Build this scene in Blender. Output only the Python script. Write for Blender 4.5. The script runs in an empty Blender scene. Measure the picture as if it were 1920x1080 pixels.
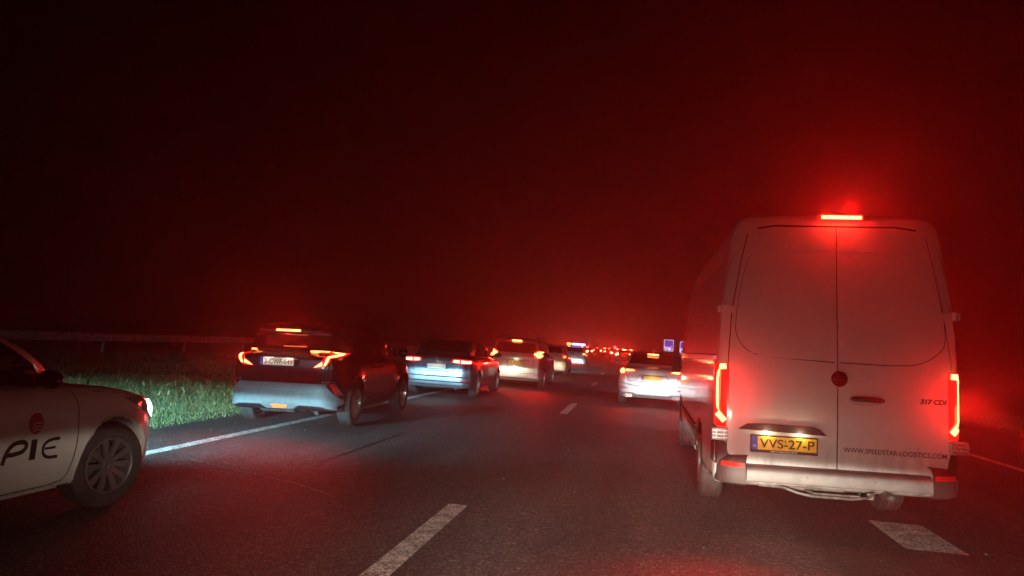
import bpy, bmesh, math, random
import numpy as np
from mathutils import Vector, Matrix
from mathutils.bvhtree import BVHTree
from mathutils.geometry import delaunay_2d_cdt
random.seed(7); np.random.seed(7)
C = bpy.context.scene.collection
SC = bpy.context.scene
PI = math.pi; rad = math.radians

# ------------------------------------------------------------------ camera, world, exposure
F, CAM_H = 1420.0, 1.473
yaw = math.atan(254.2/1423.6); pitch = math.atan(100.7/1420); roll = math.atan(.066)
cam = bpy.data.cameras.new('camera'); cam.sensor_width = 36; cam.lens = 36*F/1920
cam.clip_start = .05; cam.clip_end = 3000
co = bpy.data.objects.new('camera', cam); C.objects.link(co); SC.camera = co
co.matrix_world = Matrix.Translation((0, 0, CAM_H)) @ Matrix.Rotation(yaw, 4, 'Z') @ Matrix.Rotation(PI/2+pitch, 4, 'X') @ Matrix.Rotation(roll, 4, 'Z')
SC.render.engine = 'CYCLES'
SC.view_settings.view_transform = 'Standard'; SC.view_settings.look = 'None'
SC.view_settings.exposure = 2.0; SC.view_settings.gamma = 1
cy = SC.cycles
cy.max_bounces = 5; cy.diffuse_bounces = 2; cy.glossy_bounces = 3; cy.transmission_bounces = 3; cy.volume_bounces = 0
cy.sample_clamp_indirect = 2; cy.use_denoising = True
w = bpy.data.worlds.new("World"); SC.world = w; w.use_nodes = True
bg = w.node_tree.nodes['Background']
sky = w.node_tree.nodes.new('ShaderNodeTexSky'); sky.sky_type = 'NISHITA'; sky.sun_disc = False
sky.sun_elevation = rad(-8); sky.sun_rotation = rad(300)
w.node_tree.links.new(sky.outputs[0], bg.inputs[0]); bg.inputs[1].default_value = .02

# ------------------------------------------------------------------ materials
MATS = {}
def mat(name, col, rough=.5, metal=0., coat=0., emit=None, es=0., spec=.5, noise=None, bump=None, alpha=None):
    if name in MATS: return MATS[name]
    m = bpy.data.materials.new(name); m.use_nodes = True; nt = m.node_tree; b = nt.nodes['Principled BSDF']
    b.inputs['Base Color'].default_value = (*col, 1); b.inputs['Roughness'].default_value = rough
    b.inputs['Metallic'].default_value = metal; b.inputs['Coat Weight'].default_value = coat
    b.inputs['Coat Roughness'].default_value = .06; b.inputs['Specular IOR Level'].default_value = spec
    if emit:
        b.inputs['Emission Color'].default_value = (*emit, 1); b.inputs['Emission Strength'].default_value = es
        m.cycles.emission_sampling = 'NONE'
    tc = nt.nodes.new('ShaderNodeTexCoord')
    if noise:   # (scale, colour2, low, high)
        n = nt.nodes.new('ShaderNodeTexNoise'); n.inputs['Scale'].default_value = noise[0]; n.inputs['Detail'].default_value = 6
        nt.links.new(tc.outputs['Object'], n.inputs['Vector'])
        r = nt.nodes.new('ShaderNodeValToRGB'); r.color_ramp.elements[0].position = noise[2]; r.color_ramp.elements[1].position = noise[3]
        r.color_ramp.elements[0].color = (*col, 1); r.color_ramp.elements[1].color = (*noise[1], 1)
        nt.links.new(n.outputs['Fac'], r.inputs[0]); nt.links.new(r.outputs[0], b.inputs['Base Color'])
    if bump:    # (scale, strength, distance)
        n = nt.nodes.new('ShaderNodeTexNoise'); n.inputs['Scale'].default_value = bump[0]; n.inputs['Detail'].default_value = 4
        nt.links.new(tc.outputs['Object'], n.inputs['Vector'])
        bp = nt.nodes.new('ShaderNodeBump'); bp.inputs['Strength'].default_value = bump[1]; bp.inputs['Distance'].default_value = bump[2]
        nt.links.new(n.outputs['Fac'], bp.inputs['Height']); nt.links.new(bp.outputs[0], b.inputs['Normal'])
    MATS[name] = m; return m
def paint(name, col, metal=.2, rough=.38, dirt=(.2, .18, .16), dz=.55, amt=.35):
    """car paint with road dirt: blotchy grime that thickens towards the sills"""
    m = mat(name, col, rough, metal, .8)
    nt = m.node_tree; b = nt.nodes['Principled BSDF']; N = nt.nodes.new; L = nt.links.new
    tc = N('ShaderNodeTexCoord'); n = N('ShaderNodeTexNoise'); n.inputs['Scale'].default_value = 5; n.inputs['Detail'].default_value = 7
    mp = N('ShaderNodeMapping'); mp.inputs['Scale'].default_value = (2.2, 2.2, .6)
    L(tc.outputs['Object'], mp.inputs[0]); L(mp.outputs[0], n.inputs['Vector'])
    sx = N('ShaderNodeSeparateXYZ'); L(tc.outputs['Object'], sx.inputs[0])
    mr = N('ShaderNodeMapRange'); mr.inputs[1].default_value = dz+.35; mr.inputs[2].default_value = dz-.25; mr.inputs[3].default_value = .12; mr.inputs[4].default_value = 1
    L(sx.outputs[2], mr.inputs[0])
    mu = N('ShaderNodeMath'); mu.operation = 'MULTIPLY'; L(mr.outputs[0], mu.inputs[0]); L(n.outputs['Fac'], mu.inputs[1])
    m2 = N('ShaderNodeMath'); m2.operation = 'MULTIPLY'; m2.inputs[1].default_value = amt*2; L(mu.outputs[0], m2.inputs[0]); m2.use_clamp = True
    mx = N('ShaderNodeMix'); mx.data_type = 'RGBA'; mx.inputs[6].default_value = (*col, 1); mx.inputs[7].default_value = (*dirt, 1)
    L(m2.outputs[0], mx.inputs[0]); L(mx.outputs[2], b.inputs['Base Color'])
    m3 = N('ShaderNodeMapRange'); m3.inputs[3].default_value = rough; m3.inputs[4].default_value = .75; L(m2.outputs[0], m3.inputs[0]); L(m3.outputs[0], b.inputs['Roughness'])
    m4 = N('ShaderNodeMapRange'); m4.inputs[3].default_value = .8; m4.inputs[4].default_value = .05; L(m2.outputs[0], m4.inputs[0]); L(m4.outputs[0], b.inputs['Coat Weight'])
    return m
GLASS = mat('dark_glass', (.006, .006, .007), .04, 0, .5)
PLAST = mat('black_plastic', (.018, .018, .019), .55, bump=(300, .2, .002))
PLASTG = mat('grey_plastic', (.12, .12, .125), .6, bump=(300, .2, .002))
GAP = mat('gap_crease_dark', (.006, .006, .006), .9)
RUB = mat('tyre_rubber', (.02, .02, .02), .85, noise=(9, (.045, .042, .04), .4, .7))
RIMS = mat('rim_silver', (.5, .5, .51), .32, .8); RIMD = mat('rim_dark', (.16, .16, .17), .3, .7, .4)
CHR = mat('chrome', (.75, .75, .77), .12, 1.)
STEEL = mat('dull_metal', (.12, .115, .11), .6, .5, noise=(14, (.05, .045, .04), .4, .65))
WELL = mat('wheel_well', (.01, .01, .01), .95)
REFL = mat('red_reflector', (.6, .015, .012), .2, 0, .6)
REDL = mat('red_lens', (.3, .008, .006), .12, 0, .8, emit=(1, .012, .008), es=.3)
CLEARL = mat('clear_lens', (.45, .42, .42), .15, .2, .8, noise=(60, (.2, .18, .18), .4, .6))
WHITE = mat('white_print', (.8, .8, .8), .5); BLACKP = mat('black_print', (.012, .012, .012), .5)
YEL = mat('plate_yellow', (.85, .5, .02), .4, noise=(30, (.75, .43, .02), .4, .7)); PWH = mat('plate_white', (.8, .8, .78), .4); BLU = mat('plate_blue', (.02, .05, .45), .4)
PRED = mat('plate_red_print', (.25, .01, .01), .5)
def lit(name, col, s): return mat(name, (.3, .02, .01), .3, emit=col, es=s)
BR_HOT = lit('brake_lamp_hot', (1, .17, .045), 3.4)
BR_MID = lit('brake_lamp_lit', (1, .18, .04), 2.6)
BR_LOW = lit('tail_lamp_lit', (1, .035, .01), 2.0)
ORL = lit('orange_lamp_lit', (1, .28, .03), 4.0)
HEADW = mat('head_lamp_lit', (.6, .6, .6), .2, emit=(.75, .95, 1), es=6.0)

# ------------------------------------------------------------------ object helpers
def thing(name, label, cat, loc=(0, 0, 0), rotz=0, group=None, tilt=0):
    o = bpy.data.objects.new(name, None); C.objects.link(o); o.empty_display_size = .2
    o.location = loc; o.rotation_euler = (0, tilt, rotz); o['label'] = label; o['category'] = cat
    if group: o['group'] = group
    return o
def obj(name, me, mats, parent=None, label=None):
    o = bpy.data.objects.new(name, me); C.objects.link(o)
    for m in (mats if isinstance(mats, (list, tuple)) else [mats]): me.materials.append(m)
    if parent is not None: o.parent = parent
    if label: o['label'] = label
    return o
def tag(o, label, cat, group=None, kind=None):
    o['label'] = label; o['category'] = cat
    if group: o['group'] = group
    if kind: o['kind'] = kind
    return o
def mesh(name, V, Fc, smooth=True):
    me = bpy.data.meshes.new(name); me.from_pydata([tuple(v) for v in V], [], [tuple(f) for f in Fc]); me.update()
    if smooth: me.polygons.foreach_set('use_smooth', [True]*len(me.polygons))
    return me
class MB:
    def __init__(s): s.V = []; s.F = []
    def add(s, V, Fc):
        n = len(s.V); s.V += [tuple(v) for v in V]; s.F += [tuple(i+n for i in f) for f in Fc]; return s
    def box(s, c, d, M=None):
        V = [Vector((c[0]+d[0]/2*a, c[1]+d[1]/2*b, c[2]+d[2]/2*e)) for a in (-1, 1) for b in (-1, 1) for e in (-1, 1)]
        if M is not None: V = [M @ v for v in V]
        return s.add(V, [(0, 1, 3, 2), (4, 6, 7, 5), (0, 4, 5, 1), (2, 3, 7, 6), (0, 2, 6, 4), (1, 5, 7, 3)])
    def tube(s, pts, r, n=8, cap=True):
        pts = [Vector(p) for p in pts]; rs = r if isinstance(r, (list, tuple)) else [r]*len(pts); V = []
        for i, p in enumerate(pts):
            t = (pts[min(i+1, len(pts)-1)]-pts[max(i-1, 0)]).normalized()
            a = t.cross(Vector((0, 0, 1)) if abs(t.z) < .9 else Vector((1, 0, 0))).normalized(); b = t.cross(a)
            V += [p+(a*math.cos(2*PI*k/n)+b*math.sin(2*PI*k/n))*rs[i] for k in range(n)]
        Fc = [(i*n+k, i*n+(k+1) % n, (i+1)*n+(k+1) % n, (i+1)*n+k) for i in range(len(pts)-1) for k in range(n)]
        if cap: Fc += [tuple(range(n))[::-1], tuple((len(pts)-1)*n+k for k in range(n))]
        return s.add(V, Fc)
    def lathe(s, prof, n=32, M=None, close=False):   # prof: (x along axis, radius), axis = x
        V = []
        for k in range(n):
            a = 2*PI*k/n
            for x, r in prof: V.append(Vector((x, r*math.cos(a), r*math.sin(a))))
        if M is not None: V = [M @ v for v in V]
        m = len(prof)
        Fc = [(k*m+i, k*m+i+1, ((k+1) % n)*m+i+1, ((k+1) % n)*m+i) for k in range(n) for i in range(m-1+(1 if close else 0)) if i < m-1]
        if close: Fc += [(k*m+m-1, k*m, ((k+1) % n)*m, ((k+1) % n)*m+m-1) for k in range(n)]
        return s.add(V, Fc)
    def prism(s, poly, f0, f1):  # poly 2D, f0/f1 map (a,b)->3D for the two caps
        n = len(poly); V = [f0(*p) for p in poly]+[f1(*p) for p in poly]
        return s.add(V, [tuple(range(n)), tuple(range(2*n-1, n-1, -1))]+[(i, n+i, n+(i+1) % n, (i+1) % n) for i in range(n)])
    def mesh(s, name='m', smooth=False):
        me = mesh(name, s.V, s.F, smooth)
        bm = bmesh.new(); bm.from_mesh(me); bmesh.ops.recalc_face_normals(bm, faces=bm.faces); bm.to_mesh(me); bm.free()
        return me
def autosmooth(me, ang=35):
    me.polygons.foreach_set('use_smooth', [True]*len(me.polygons)); me.set_sharp_from_angle(angle=rad(ang)); return me

# ------------------------------------------------------------------ smooth solids from three silhouettes
def chaikin(P, it=2, closed=True):
    P = [tuple(p) for p in P]
    for _ in range(it):
        Q = [] if closed else [P[0]]
        for i in range(len(P) if closed else len(P)-1):
            a, b = P[i], P[(i+1) % len(P)]
            Q += [(a[0]*.75+b[0]*.25, a[1]*.75+b[1]*.25), (a[0]*.25+b[0]*.75, a[1]*.25+b[1]*.75)]
        if not closed: Q.append(P[-1])
        P = Q
    return P
def sdf_poly(P, X, Y):
    P = np.array(P, float); d = np.full(X.shape, 1e9); ins = np.zeros(X.shape, bool); n = len(P)
    for i in range(n):
        a = P[i]; b = P[(i+1) % n]; e = b-a; wx = X-a[0]; wy = Y-a[1]
        t = np.clip((wx*e[0]+wy*e[1])/max(e @ e, 1e-12), 0, 1)
        dx = wx-e[0]*t; dy = wy-e[1]*t; d = np.minimum(d, dx*dx+dy*dy)
        c = (a[1] <= Y) != (b[1] <= Y)
        with np.errstate(divide='ignore', invalid='ignore'):
            xx = a[0]+(Y-a[1])/(b[1]-a[1]+1e-30)*e[0]
        ins ^= c & (X < xx)
    d = np.sqrt(d); return np.where(ins, -d, d)
def smax(a, b, k): h = np.clip(.5-.5*(b-a)/k, 0, 1); return b*(1-h)+a*h+k*h*(1-h)
def smin(a, b, k): return -smax(-a, -b, k)
def mirror(P):  # right half outline (x>=0), bottom to top -> closed symmetric polygon
    return list(P)+[(-x, z) for x, z in reversed(P)]
def nets(F, o, h):
    S = F < 0
    c = [S[a:S.shape[0]-1+a, b:S.shape[1]-1+b, e:S.shape[2]-1+e] for a in (0, 1) for b in (0, 1) for e in (0, 1)]
    cnt = sum(x.astype(int) for x in c); act = (cnt > 0) & (cnt < 8)
    idx = -np.ones(act.shape, int); ii = np.argwhere(act); idx[tuple(ii.T)] = np.arange(len(ii))
    acc = np.zeros((len(ii), 3)); num = np.zeros(len(ii))
    cor = [(a, b, e) for a in (0, 1) for b in (0, 1) for e in (0, 1)]
    for p in cor:
        for ax in range(3):
            if p[ax]: continue
            q = list(p); q[ax] = 1
            fp = F[ii[:, 0]+p[0], ii[:, 1]+p[1], ii[:, 2]+p[2]]; fq = F[ii[:, 0]+q[0], ii[:, 1]+q[1], ii[:, 2]+q[2]]
            m = (fp < 0) != (fq < 0); t = np.where(m, fp/(fp-fq+1e-30), 0)
            pos = np.array(p, float)[None]+np.zeros((len(ii), 3)); pos[:, ax] += t
            acc += np.where(m[:, None], pos, 0); num += m
    V = (ii+acc/num[:, None])*h+np.array(o)
    Q = []
    for ax in range(3):
        sl0 = [slice(None)]*3; sl1 = [slice(None)]*3; sl0[ax] = slice(0, -1); sl1[ax] = slice(1, None)
        s0 = S[tuple(sl0)]; s1 = S[tuple(sl1)]; e = np.argwhere(s0 != s1)
        u, v = (ax+1) % 3, (ax+2) % 3
        e = e[(e[:, u] > 0) & (e[:, v] > 0) & (e[:, u] < S.shape[u]-1) & (e[:, v] < S.shape[v]-1)]
        fl = s0[tuple(e.T)]
        def g(du, dv):
            k = e.copy(); k[:, u] += du; k[:, v] += dv; return idx[tuple(k.T)]
        q = np.stack([g(-1, -1), g(0, -1), g(0, 0), g(-1, 0)], 1)
        q[~fl] = q[~fl][:, ::-1]; Q.append(q)
    return V, np.concatenate(Q)
class Solid:
    """union of (side, plan, rear) silhouette intersections, minus cylinders along x"""
    def __init__(s, comps, L, W, Hh, cuts=(), k=.06, ku=.08, adds=()):
        s.c = [(chaikin(a), chaikin(mirror(b)), chaikin(mirror(c))) for a, b, c in comps]
        s.L, s.W, s.H, s.cuts, s.k, s.ku, s.adds = L, W, Hh, cuts, k, ku, adds
    def combine(s, A, X, Y, Z):
        f = None
        for a, b, c in A:
            g = smax(smax(a, b, s.k), c, s.k); f = g if f is None else smin(f, g, s.ku)
        for (cx, cy_, cz, rx, ry, rz) in s.adds:      # soft bulges (flared arches, both sides)
            q = np.sqrt(((np.abs(X)-cx)/rx)**2+((Y-cy_)/ry)**2+((Z-cz)/rz)**2); f = smin(f, (q-1)*min(rx, ry, rz), .07)
        for (y, z, r, xin) in s.cuts:
            d = np.sqrt((Y-y)**2+(Z-z)**2)-r; d = np.maximum(d, xin-np.abs(X)); f = np.maximum(f, -d)
        return f
    def at(s, P):
        X, Y, Z = P[:, 0], P[:, 1], P[:, 2]
        return s.combine([(sdf_poly(a, Y, Z), sdf_poly(b, X, Y), sdf_poly(c, X, Z)) for a, b, c in s.c], X, Y, Z)
    def mesh(s, h=.03):
        xs = np.arange(-s.W/2-3*h, s.W/2+3*h, h)+.0013; ys = np.arange(-3*h, s.L+3*h, h)+.0017; zs = np.arange(.1-h, s.H+3*h, h)+.0011
        A = []
        for a, b, c in s.c:
            YZ = np.meshgrid(ys, zs, indexing='ij'); XY = np.meshgrid(xs, ys, indexing='ij'); XZ = np.meshgrid(xs, zs, indexing='ij')
            A.append((sdf_poly(a, *YZ)[None], sdf_poly(b, *XY)[:, :, None], sdf_poly(c, *XZ)[:, None, :]))
        X = xs[:, None, None]; Y = ys[None, :, None]; Z = zs[None, None, :]
        f = s.combine(A, X, Y, Z)
        V, Q = nets(f, (xs[0], ys[0], zs[0]), h)
        for _ in range(3):
            f0 = s.at(V); e = 1e-3
            G = np.stack([(s.at(V+np.eye(3)[i]*e)-f0)/e for i in range(3)], 1)
            V = V-np.clip(f0/np.maximum((G**2).sum(1), .2), -h*.6, h*.6)[:, None]*G
        return V, Q
def body_mesh(sol, h=.03):
    V, Q = sol.mesh(h)
    me = bpy.data.meshes.new('body'); me.vertices.add(len(V)); me.vertices.foreach_set('co', V.ravel())
    me.loops.add(len(Q)*4); me.loops.foreach_set('vertex_index', Q.ravel()); me.polygons.add(len(Q))
    me.polygons.foreach_set('loop_start', np.arange(len(Q))*4); me.polygons.foreach_set('use_smooth', np.ones(len(Q), bool))
    cen = V[Q].mean(1); mi = np.zeros(len(Q), int)
    for (y, z, r, xin) in sol.cuts:
        d = np.hypot(cen[:, 1]-y, cen[:, 2]-z); mi[(d < r*1.012) & (np.abs(cen[:, 0]) > xin-.05)] = 1
    mi[cen[:, 2] < .2] = 1
    me.polygons.foreach_set('material_index', mi); me.update(); me.validate()
    me.set_sharp_from_angle(angle=rad(50))
    bv = BVHTree.FromPolygons([tuple(v) for v in V], [tuple(q) for q in Q])
    return me, bv
def pip(x, y, P):
    r = False; n = len(P)
    for i in range(n):
        a, b = P[i], P[(i+1) % n]
        if (a[1] > y) != (b[1] > y) and x < (b[0]-a[0])*(y-a[1])/(b[1]-a[1])+a[0]: r = not r
    return r
def axes(az):
    a = rad(az); return Vector((math.cos(a), math.sin(a), 0)), Vector((math.sin(a), -math.cos(a), 0))
def cast(bv, az, u, z):
    if az == 'top': o, d = Vector((u, z, 4)), Vector((0, 0, -1))
    else:
        U, Pp = axes(az); o = U*u+Vector((0, 0, z))+Pp*9; d = -Pp
    h = bv.ray_cast(o, d)
    if h[0] is None:
        if az == 'top': o2 = o+d*2.8
        else: o2 = o+d*(4.5 if abs(az) > 150 else 9.0 if abs(az) < 40 else 8.05)
        n = bv.find_nearest(o2); return n[0], -d
    nn = h[1]
    if nn.dot(-d) < 0: nn = -nn
    return h[0], nn
def resample(P, st, closed=True):
    R = []; n = len(P)
    for i in range(n if closed else n-1):
        a, b = Vector(P[i][:2]), Vector(P[(i+1) % n][:2]); k = max(1, int((b-a).length/st))
        R += [tuple(a.lerp(b, j/k)) for j in range(k)]
    if not closed: R.append(tuple(P[-1]))
    return R
def patch(bv, az, P, off=.004, thick=.012, st=.03, sm=0, flat=False):
    """conforming panel on the body: outline P in the view from azimuth az"""
    if sm: P = chaikin(P, sm)
    B = resample(P, st); n = len(B); xs = [p[0] for p in B]; ys = [p[1] for p in B]; I = []
    x = min(xs)+st*.5
    while x < max(xs):
        y = min(ys)+st*.5
        while y < max(ys):
            if pip(x, y, B) and min((x-b[0])**2+(y-b[1])**2 for b in B) > (st*.45)**2: I.append((x, y))
            y += st
        x += st
    r = delaunay_2d_cdt([Vector(p) for p in B+I], [], [list(range(n))], 1, 1e-6)
    V = []; K = []
    for v in r[0]:
        p, nn = cast(bv, az, v.x, v.y); V.append(p+nn*off); K.append(p-nn*thick)
    Fc = [tuple(f) for f in r[2]]; cnt = {}
    for f in Fc:
        for i in range(3):
            e = (f[i], f[(i+1) % 3]); cnt[e] = cnt.get(e, 0)+1
    m = len(V); bd = [e for e in cnt if (e[1], e[0]) not in cnt]
    Fc += [(e[1], e[0], e[0]+m, e[1]+m) for e in bd]
    me = mesh('patch', V+K, Fc, False)
    bm = bmesh.new(); bm.from_mesh(me); bmesh.ops.delete(bm, geom=[v for v in bm.verts if not v.link_faces], context='VERTS')
    # orient outward
    bm.faces.ensure_lookup_table(); bmesh.ops.recalc_face_normals(bm, faces=bm.faces)
    d = Vector((0, 0, 1)) if az == 'top' else axes(az)[1]
    s = sum(f.normal.dot(d)*f.calc_area() for f in bm.faces)
    if s < 0: bmesh.ops.reverse_faces(bm, faces=bm.faces)
    bm.to_mesh(me); bm.free(); autosmooth(me, 40); return me
def ribbon(bv, az, P, wd=.008, off=.002, st=.03, closed=False, sm=0):
    if sm: P = chaikin(P, sm, closed)
    R = resample(P, st, closed); n = len(R); V = []; Fc = []
    for i, p in enumerate(R):
        a = Vector(R[(i-1) % n] if closed or i > 0 else R[i]); b = Vector(R[(i+1) % n] if closed or i < n-1 else R[i])
        t = (b-a).normalized(); q = Vector((-t.y, t.x)); hw = (wd(i/(n-1)) if callable(wd) else wd)/2
        for s in (1, -1):
            c, nn = cast(bv, az, p[0]+q.x*hw*s, p[1]+q.y*hw*s); V.append(c+nn*off)
    for i in range(n if closed else n-1):
        j = (i+1) % n; Fc.append((2*i, 2*i+1, 2*j+1, 2*j))
    return V, Fc
def ribbons(bv, lst, name='lines', **kw):
    mb = MB()
    for az, P in lst: mb.add(*ribbon(bv, az, P, **kw))
    return mb.mesh(name)
def text_mesh(s, size, align='CENTER', shear=0, space=1., bold=0):
    cu = bpy.data.curves.new('t', 'FONT'); cu.body = s; cu.size = size; cu.align_x = align; cu.align_y = 'CENTER'; cu.shear = shear; cu.space_character = space; cu.offset = bold
    o = bpy.data.objects.new('t', cu); C.objects.link(o); dg = bpy.context.evaluated_depsgraph_get()
    me = bpy.data.meshes.new_from_object(o.evaluated_get(dg)); bpy.data.objects.remove(o); bpy.data.curves.remove(cu); return me
def text_on(bv, az, s, cx, cz, width, parent, m, name='lettering', rot=0, off=.006, hscale=1, **kw):
    me = text_mesh(s, .1, **kw); xs = [v.co.x for v in me.vertices]; sc = width/(max(xs)-min(xs)); mid = (max(xs)+min(xs))/2
    for v in me.vertices:
        x = (v.co.x-mid)*sc; z = v.co.y*sc*hscale; c, nn = cast(bv, az, cx+x*math.cos(rot)-z*math.sin(rot), cz+x*math.sin(rot)+z*math.cos(rot)); v.co = c+nn*off
    me.update(); return obj(name, me, m, parent)
def flat_text(s, cx, y, cz, width, height, parent, m, name='lettering', **kw):
    me = text_mesh(s, .1, **kw); xs = [v.co.x for v in me.vertices]; ys = [v.co.y for v in me.vertices]
    sx = width/(max(xs)-min(xs)); sy = height/(max(ys)-min(ys)); mx = (max(xs)+min(xs))/2; my = (max(ys)+min(ys))/2
    for v in me.vertices: v.co = Vector((cx+(v.co.x-mx)*sx, y, cz+(v.co.y-my)*sy))
    me.update(); return obj(name, me, m, parent)
def M(t): return Matrix.Translation(t)
EGO = 1900; EGO_UP = .055; GLARE_HAZE = .008
# ------------------------------------------------------------------ wheels
def spoke(n, k, r0, r1, w0, w1, xo, dish, tw=0, th=.022):
    """one spoke lying in the rim face (axis x, outward +x)"""
    a = 2*PI*k/n+tw; V = []
    for t in (0, .33, .66, 1):
        r = r0+(r1-r0)*t; ww = (w0+(w1-w0)*t)/2; x = xo-dish*(1-t)**2
        for s in (-1, 1):
            for q in (0, -th):
                c = Vector((x+q, r, s*ww)); c.rotate(Matrix.Rotation(a, 3, 'X')); V.append(c)
    Fc = []
    for i in range(3):
        b = 4*i; Fc += [(b, b+2, b+6, b+4), (b+1, b+5, b+7, b+3), (b, b+4, b+5, b+1), (b+2, b+3, b+7, b+6)]
    return V, Fc
WM = {}
def wheel_meshes(R, rr, wd, style, hi=True):
    key = (R, rr, wd, style, hi)
    if key in WM: return WM[key]
    n = 56 if hi else 24; t = MB(); h = wd/2
    prof = [(h-.02, rr-.004), (h-.004, rr+.01), (h, rr+(R-rr)*.35), (h-.004, rr+(R-rr)*.7), (h-.022, R-.008), (h-.035, R)]
    tread = []
    for i in range(1, 5):
        x = (h-.035)-(2*(h-.035))*i/5; tread += [(x+.006, R), (x+.005, R-.008), (x-.005, R-.008), (x-.006, R)] if hi else [(x, R)]
    pr = prof+tread+[(-x, r) for x, r in reversed(prof)]
    t.lathe(pr, n); tyre = autosmooth(t.mesh('tyre'), 30)
    m = MB(); face = h-.012
    m.lathe([(face, rr), (face+.003, rr-.008), (face-.004, rr-.02), (face-.03, rr-.028), (-h*.5, rr-.045), (-h*.8, rr-.02)], n)
    if style == 'multi':
        for k in range(10):
            for s in (-1, 1): m.add(*spoke(10, k, .05, rr-.012, .016, .012, face-.004, .03, s*.11))
    elif style == 'ten':
        for k in range(5):
            for s, w0, w1 in ((-1, .035, .05), (1, .035, .05)): m.add(*spoke(5, k, .045, rr-.012, w0, w1, face-.002, .022, s*.3))
    elif style == 'five':
        for k in range(5):
            for s in (-1, 1): m.add(*spoke(5, k, .05, rr-.012, .03, .022, face-.004, .03, s*.17))
    else:
        for k in range(8): m.add(*spoke(8, k, .05, rr-.02, .06, .045, face-.03, .0, 0))
    m.lathe([(face-.028, .001), (face-.02, .028), (face-.024, .03), (face-.03, .062), (face-.06, .066)], 24)
    for k in range(5):
        a = 2*PI*k/5+.3; m.lathe([(face-.022, .0005), (face-.022, .008), (face-.04, .009)], 8, M((0, .047*math.cos(a), .047*math.sin(a))))
    rim = autosmooth(m.mesh('rim'), 40)
    d = MB(); d.lathe([(-h*.1, .01), (-h*.1, rr*.72), (-h*.25, rr*.73), (-h*.25, .01)], 24); disc = autosmooth(d.mesh('brake_disc'), 40)
    WM[key] = (tyre, rim, disc); return WM[key]
def add_wheel(par, x, y, R, rr, wd, style, m, steer=0, hi=True):
    ty, ri, di = wheel_meshes(R, rr, wd, style, hi)
    for me, mm in ((ty, RUB), (ri, m), (di, STEEL)):
        if not me.materials: me.materials.append(mm)
    r = bpy.data.objects.new('wheel', ri); C.objects.link(r); r.parent = par; r.location = (x, y, R)
    r.rotation_euler = (random.random()*6, 0, (PI if x < 0 else 0)+steer)
    r.rotation_mode = 'XYZ'
    r.material_slots[0].link = 'OBJECT'; r.material_slots[0].material = m
    for nm, me in (('tyre', ty), ('brake_disc', di)):
        c = bpy.data.objects.new(nm, me); C.objects.link(c); c.parent = r
    return r
# ------------------------------------------------------------------ lamps that give light
def glow(par, loc, col, watts, r=.03, near=.05):
    """a lit brake lamp: most light goes backwards, a little spills over the bodywork round it"""
    for kind, wt in (('SPOT', watts), ('POINT', watts*near)):
        l = bpy.data.lights.new('lamp_light', kind); l.color = col; l.energy = wt; l.shadow_soft_size = r
        if kind == 'SPOT': l.spot_size = rad(125); l.spot_blend = 1
        o = bpy.data.objects.new('lamp_light', l); C.objects.link(o); o.parent = par; o.location = loc
        o.rotation_euler = (-PI/2, 0, 0)   # looks backwards (-y)
def beam(par, loc, col, watts, dip=.6, yawd=0, r=.04, name='head_lamp_light', wide=1.0, far=1.0, up=.04, near=.22):
    """dipped beam: sharp cut-off at the horizon, hot in the middle, wide near field"""
    l = bpy.data.lights.new(name, 'SPOT'); l.color = col; l.energy = watts; l.shadow_soft_size = r
    l.spot_size = rad(170); l.spot_blend = .3; l.use_nodes = True
    nt = l.node_tree; em = nt.nodes['Emission']; N = nt.nodes.new; L = nt.links.new
    tc = N('ShaderNodeTexCoord'); sx = N('ShaderNodeSeparateXYZ'); L(tc.outputs['Normal'], sx.inputs[0])
    def mt(op, a, b=None, clamp=False):
        n = N('ShaderNodeMath'); n.operation = op; n.use_clamp = clamp
        for i, v in enumerate((a, b)):
            if v is None: continue
            if hasattr(v, 'links') or hasattr(v, 'node'): L(v, n.inputs[i])
            else: n.inputs[i].default_value = v
        return n.outputs[0]
    fz = mt('MAXIMUM', mt('MULTIPLY', sx.outputs[2], -1.), .02)
    ey = mt('DIVIDE', sx.outputs[1], fz); ex = mt('DIVIDE', sx.outputs[0], fz)
    cut = N('ShaderNodeMapRange'); cut.interpolation_type = 'SMOOTHSTEP'; L(ey, cut.inputs[0])
    cut.inputs[1].default_value = .012; cut.inputs[2].default_value = -.022; cut.inputs[3].default_value = up; cut.inputs[4].default_value = 1
    def lobe(sxw, syw, a):
        gx = mt('POWER', 2.718, mt('MULTIPLY', mt('POWER', mt('DIVIDE', ex, sxw), 2.), -1.))
        gy = mt('POWER', 2.718, mt('MULTIPLY', mt('DIVIDE', mt('ABSOLUTE', ey), syw), -1.))
        return mt('MULTIPLY', mt('MULTIPLY', gx, gy), a)
    s = mt('ADD', lobe(.22, .06, 1.0*far), lobe(.9*wide, near, .22*wide))
    s = mt('MULTIPLY', s, cut.outputs[0]); L(s, em.inputs['Strength'])
    o = bpy.data.objects.new(name, l); C.objects.link(o); o.parent = par; o.location = loc
    o.rotation_euler = (PI/2-rad(dip), 0, rad(yawd))
    return o
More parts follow.
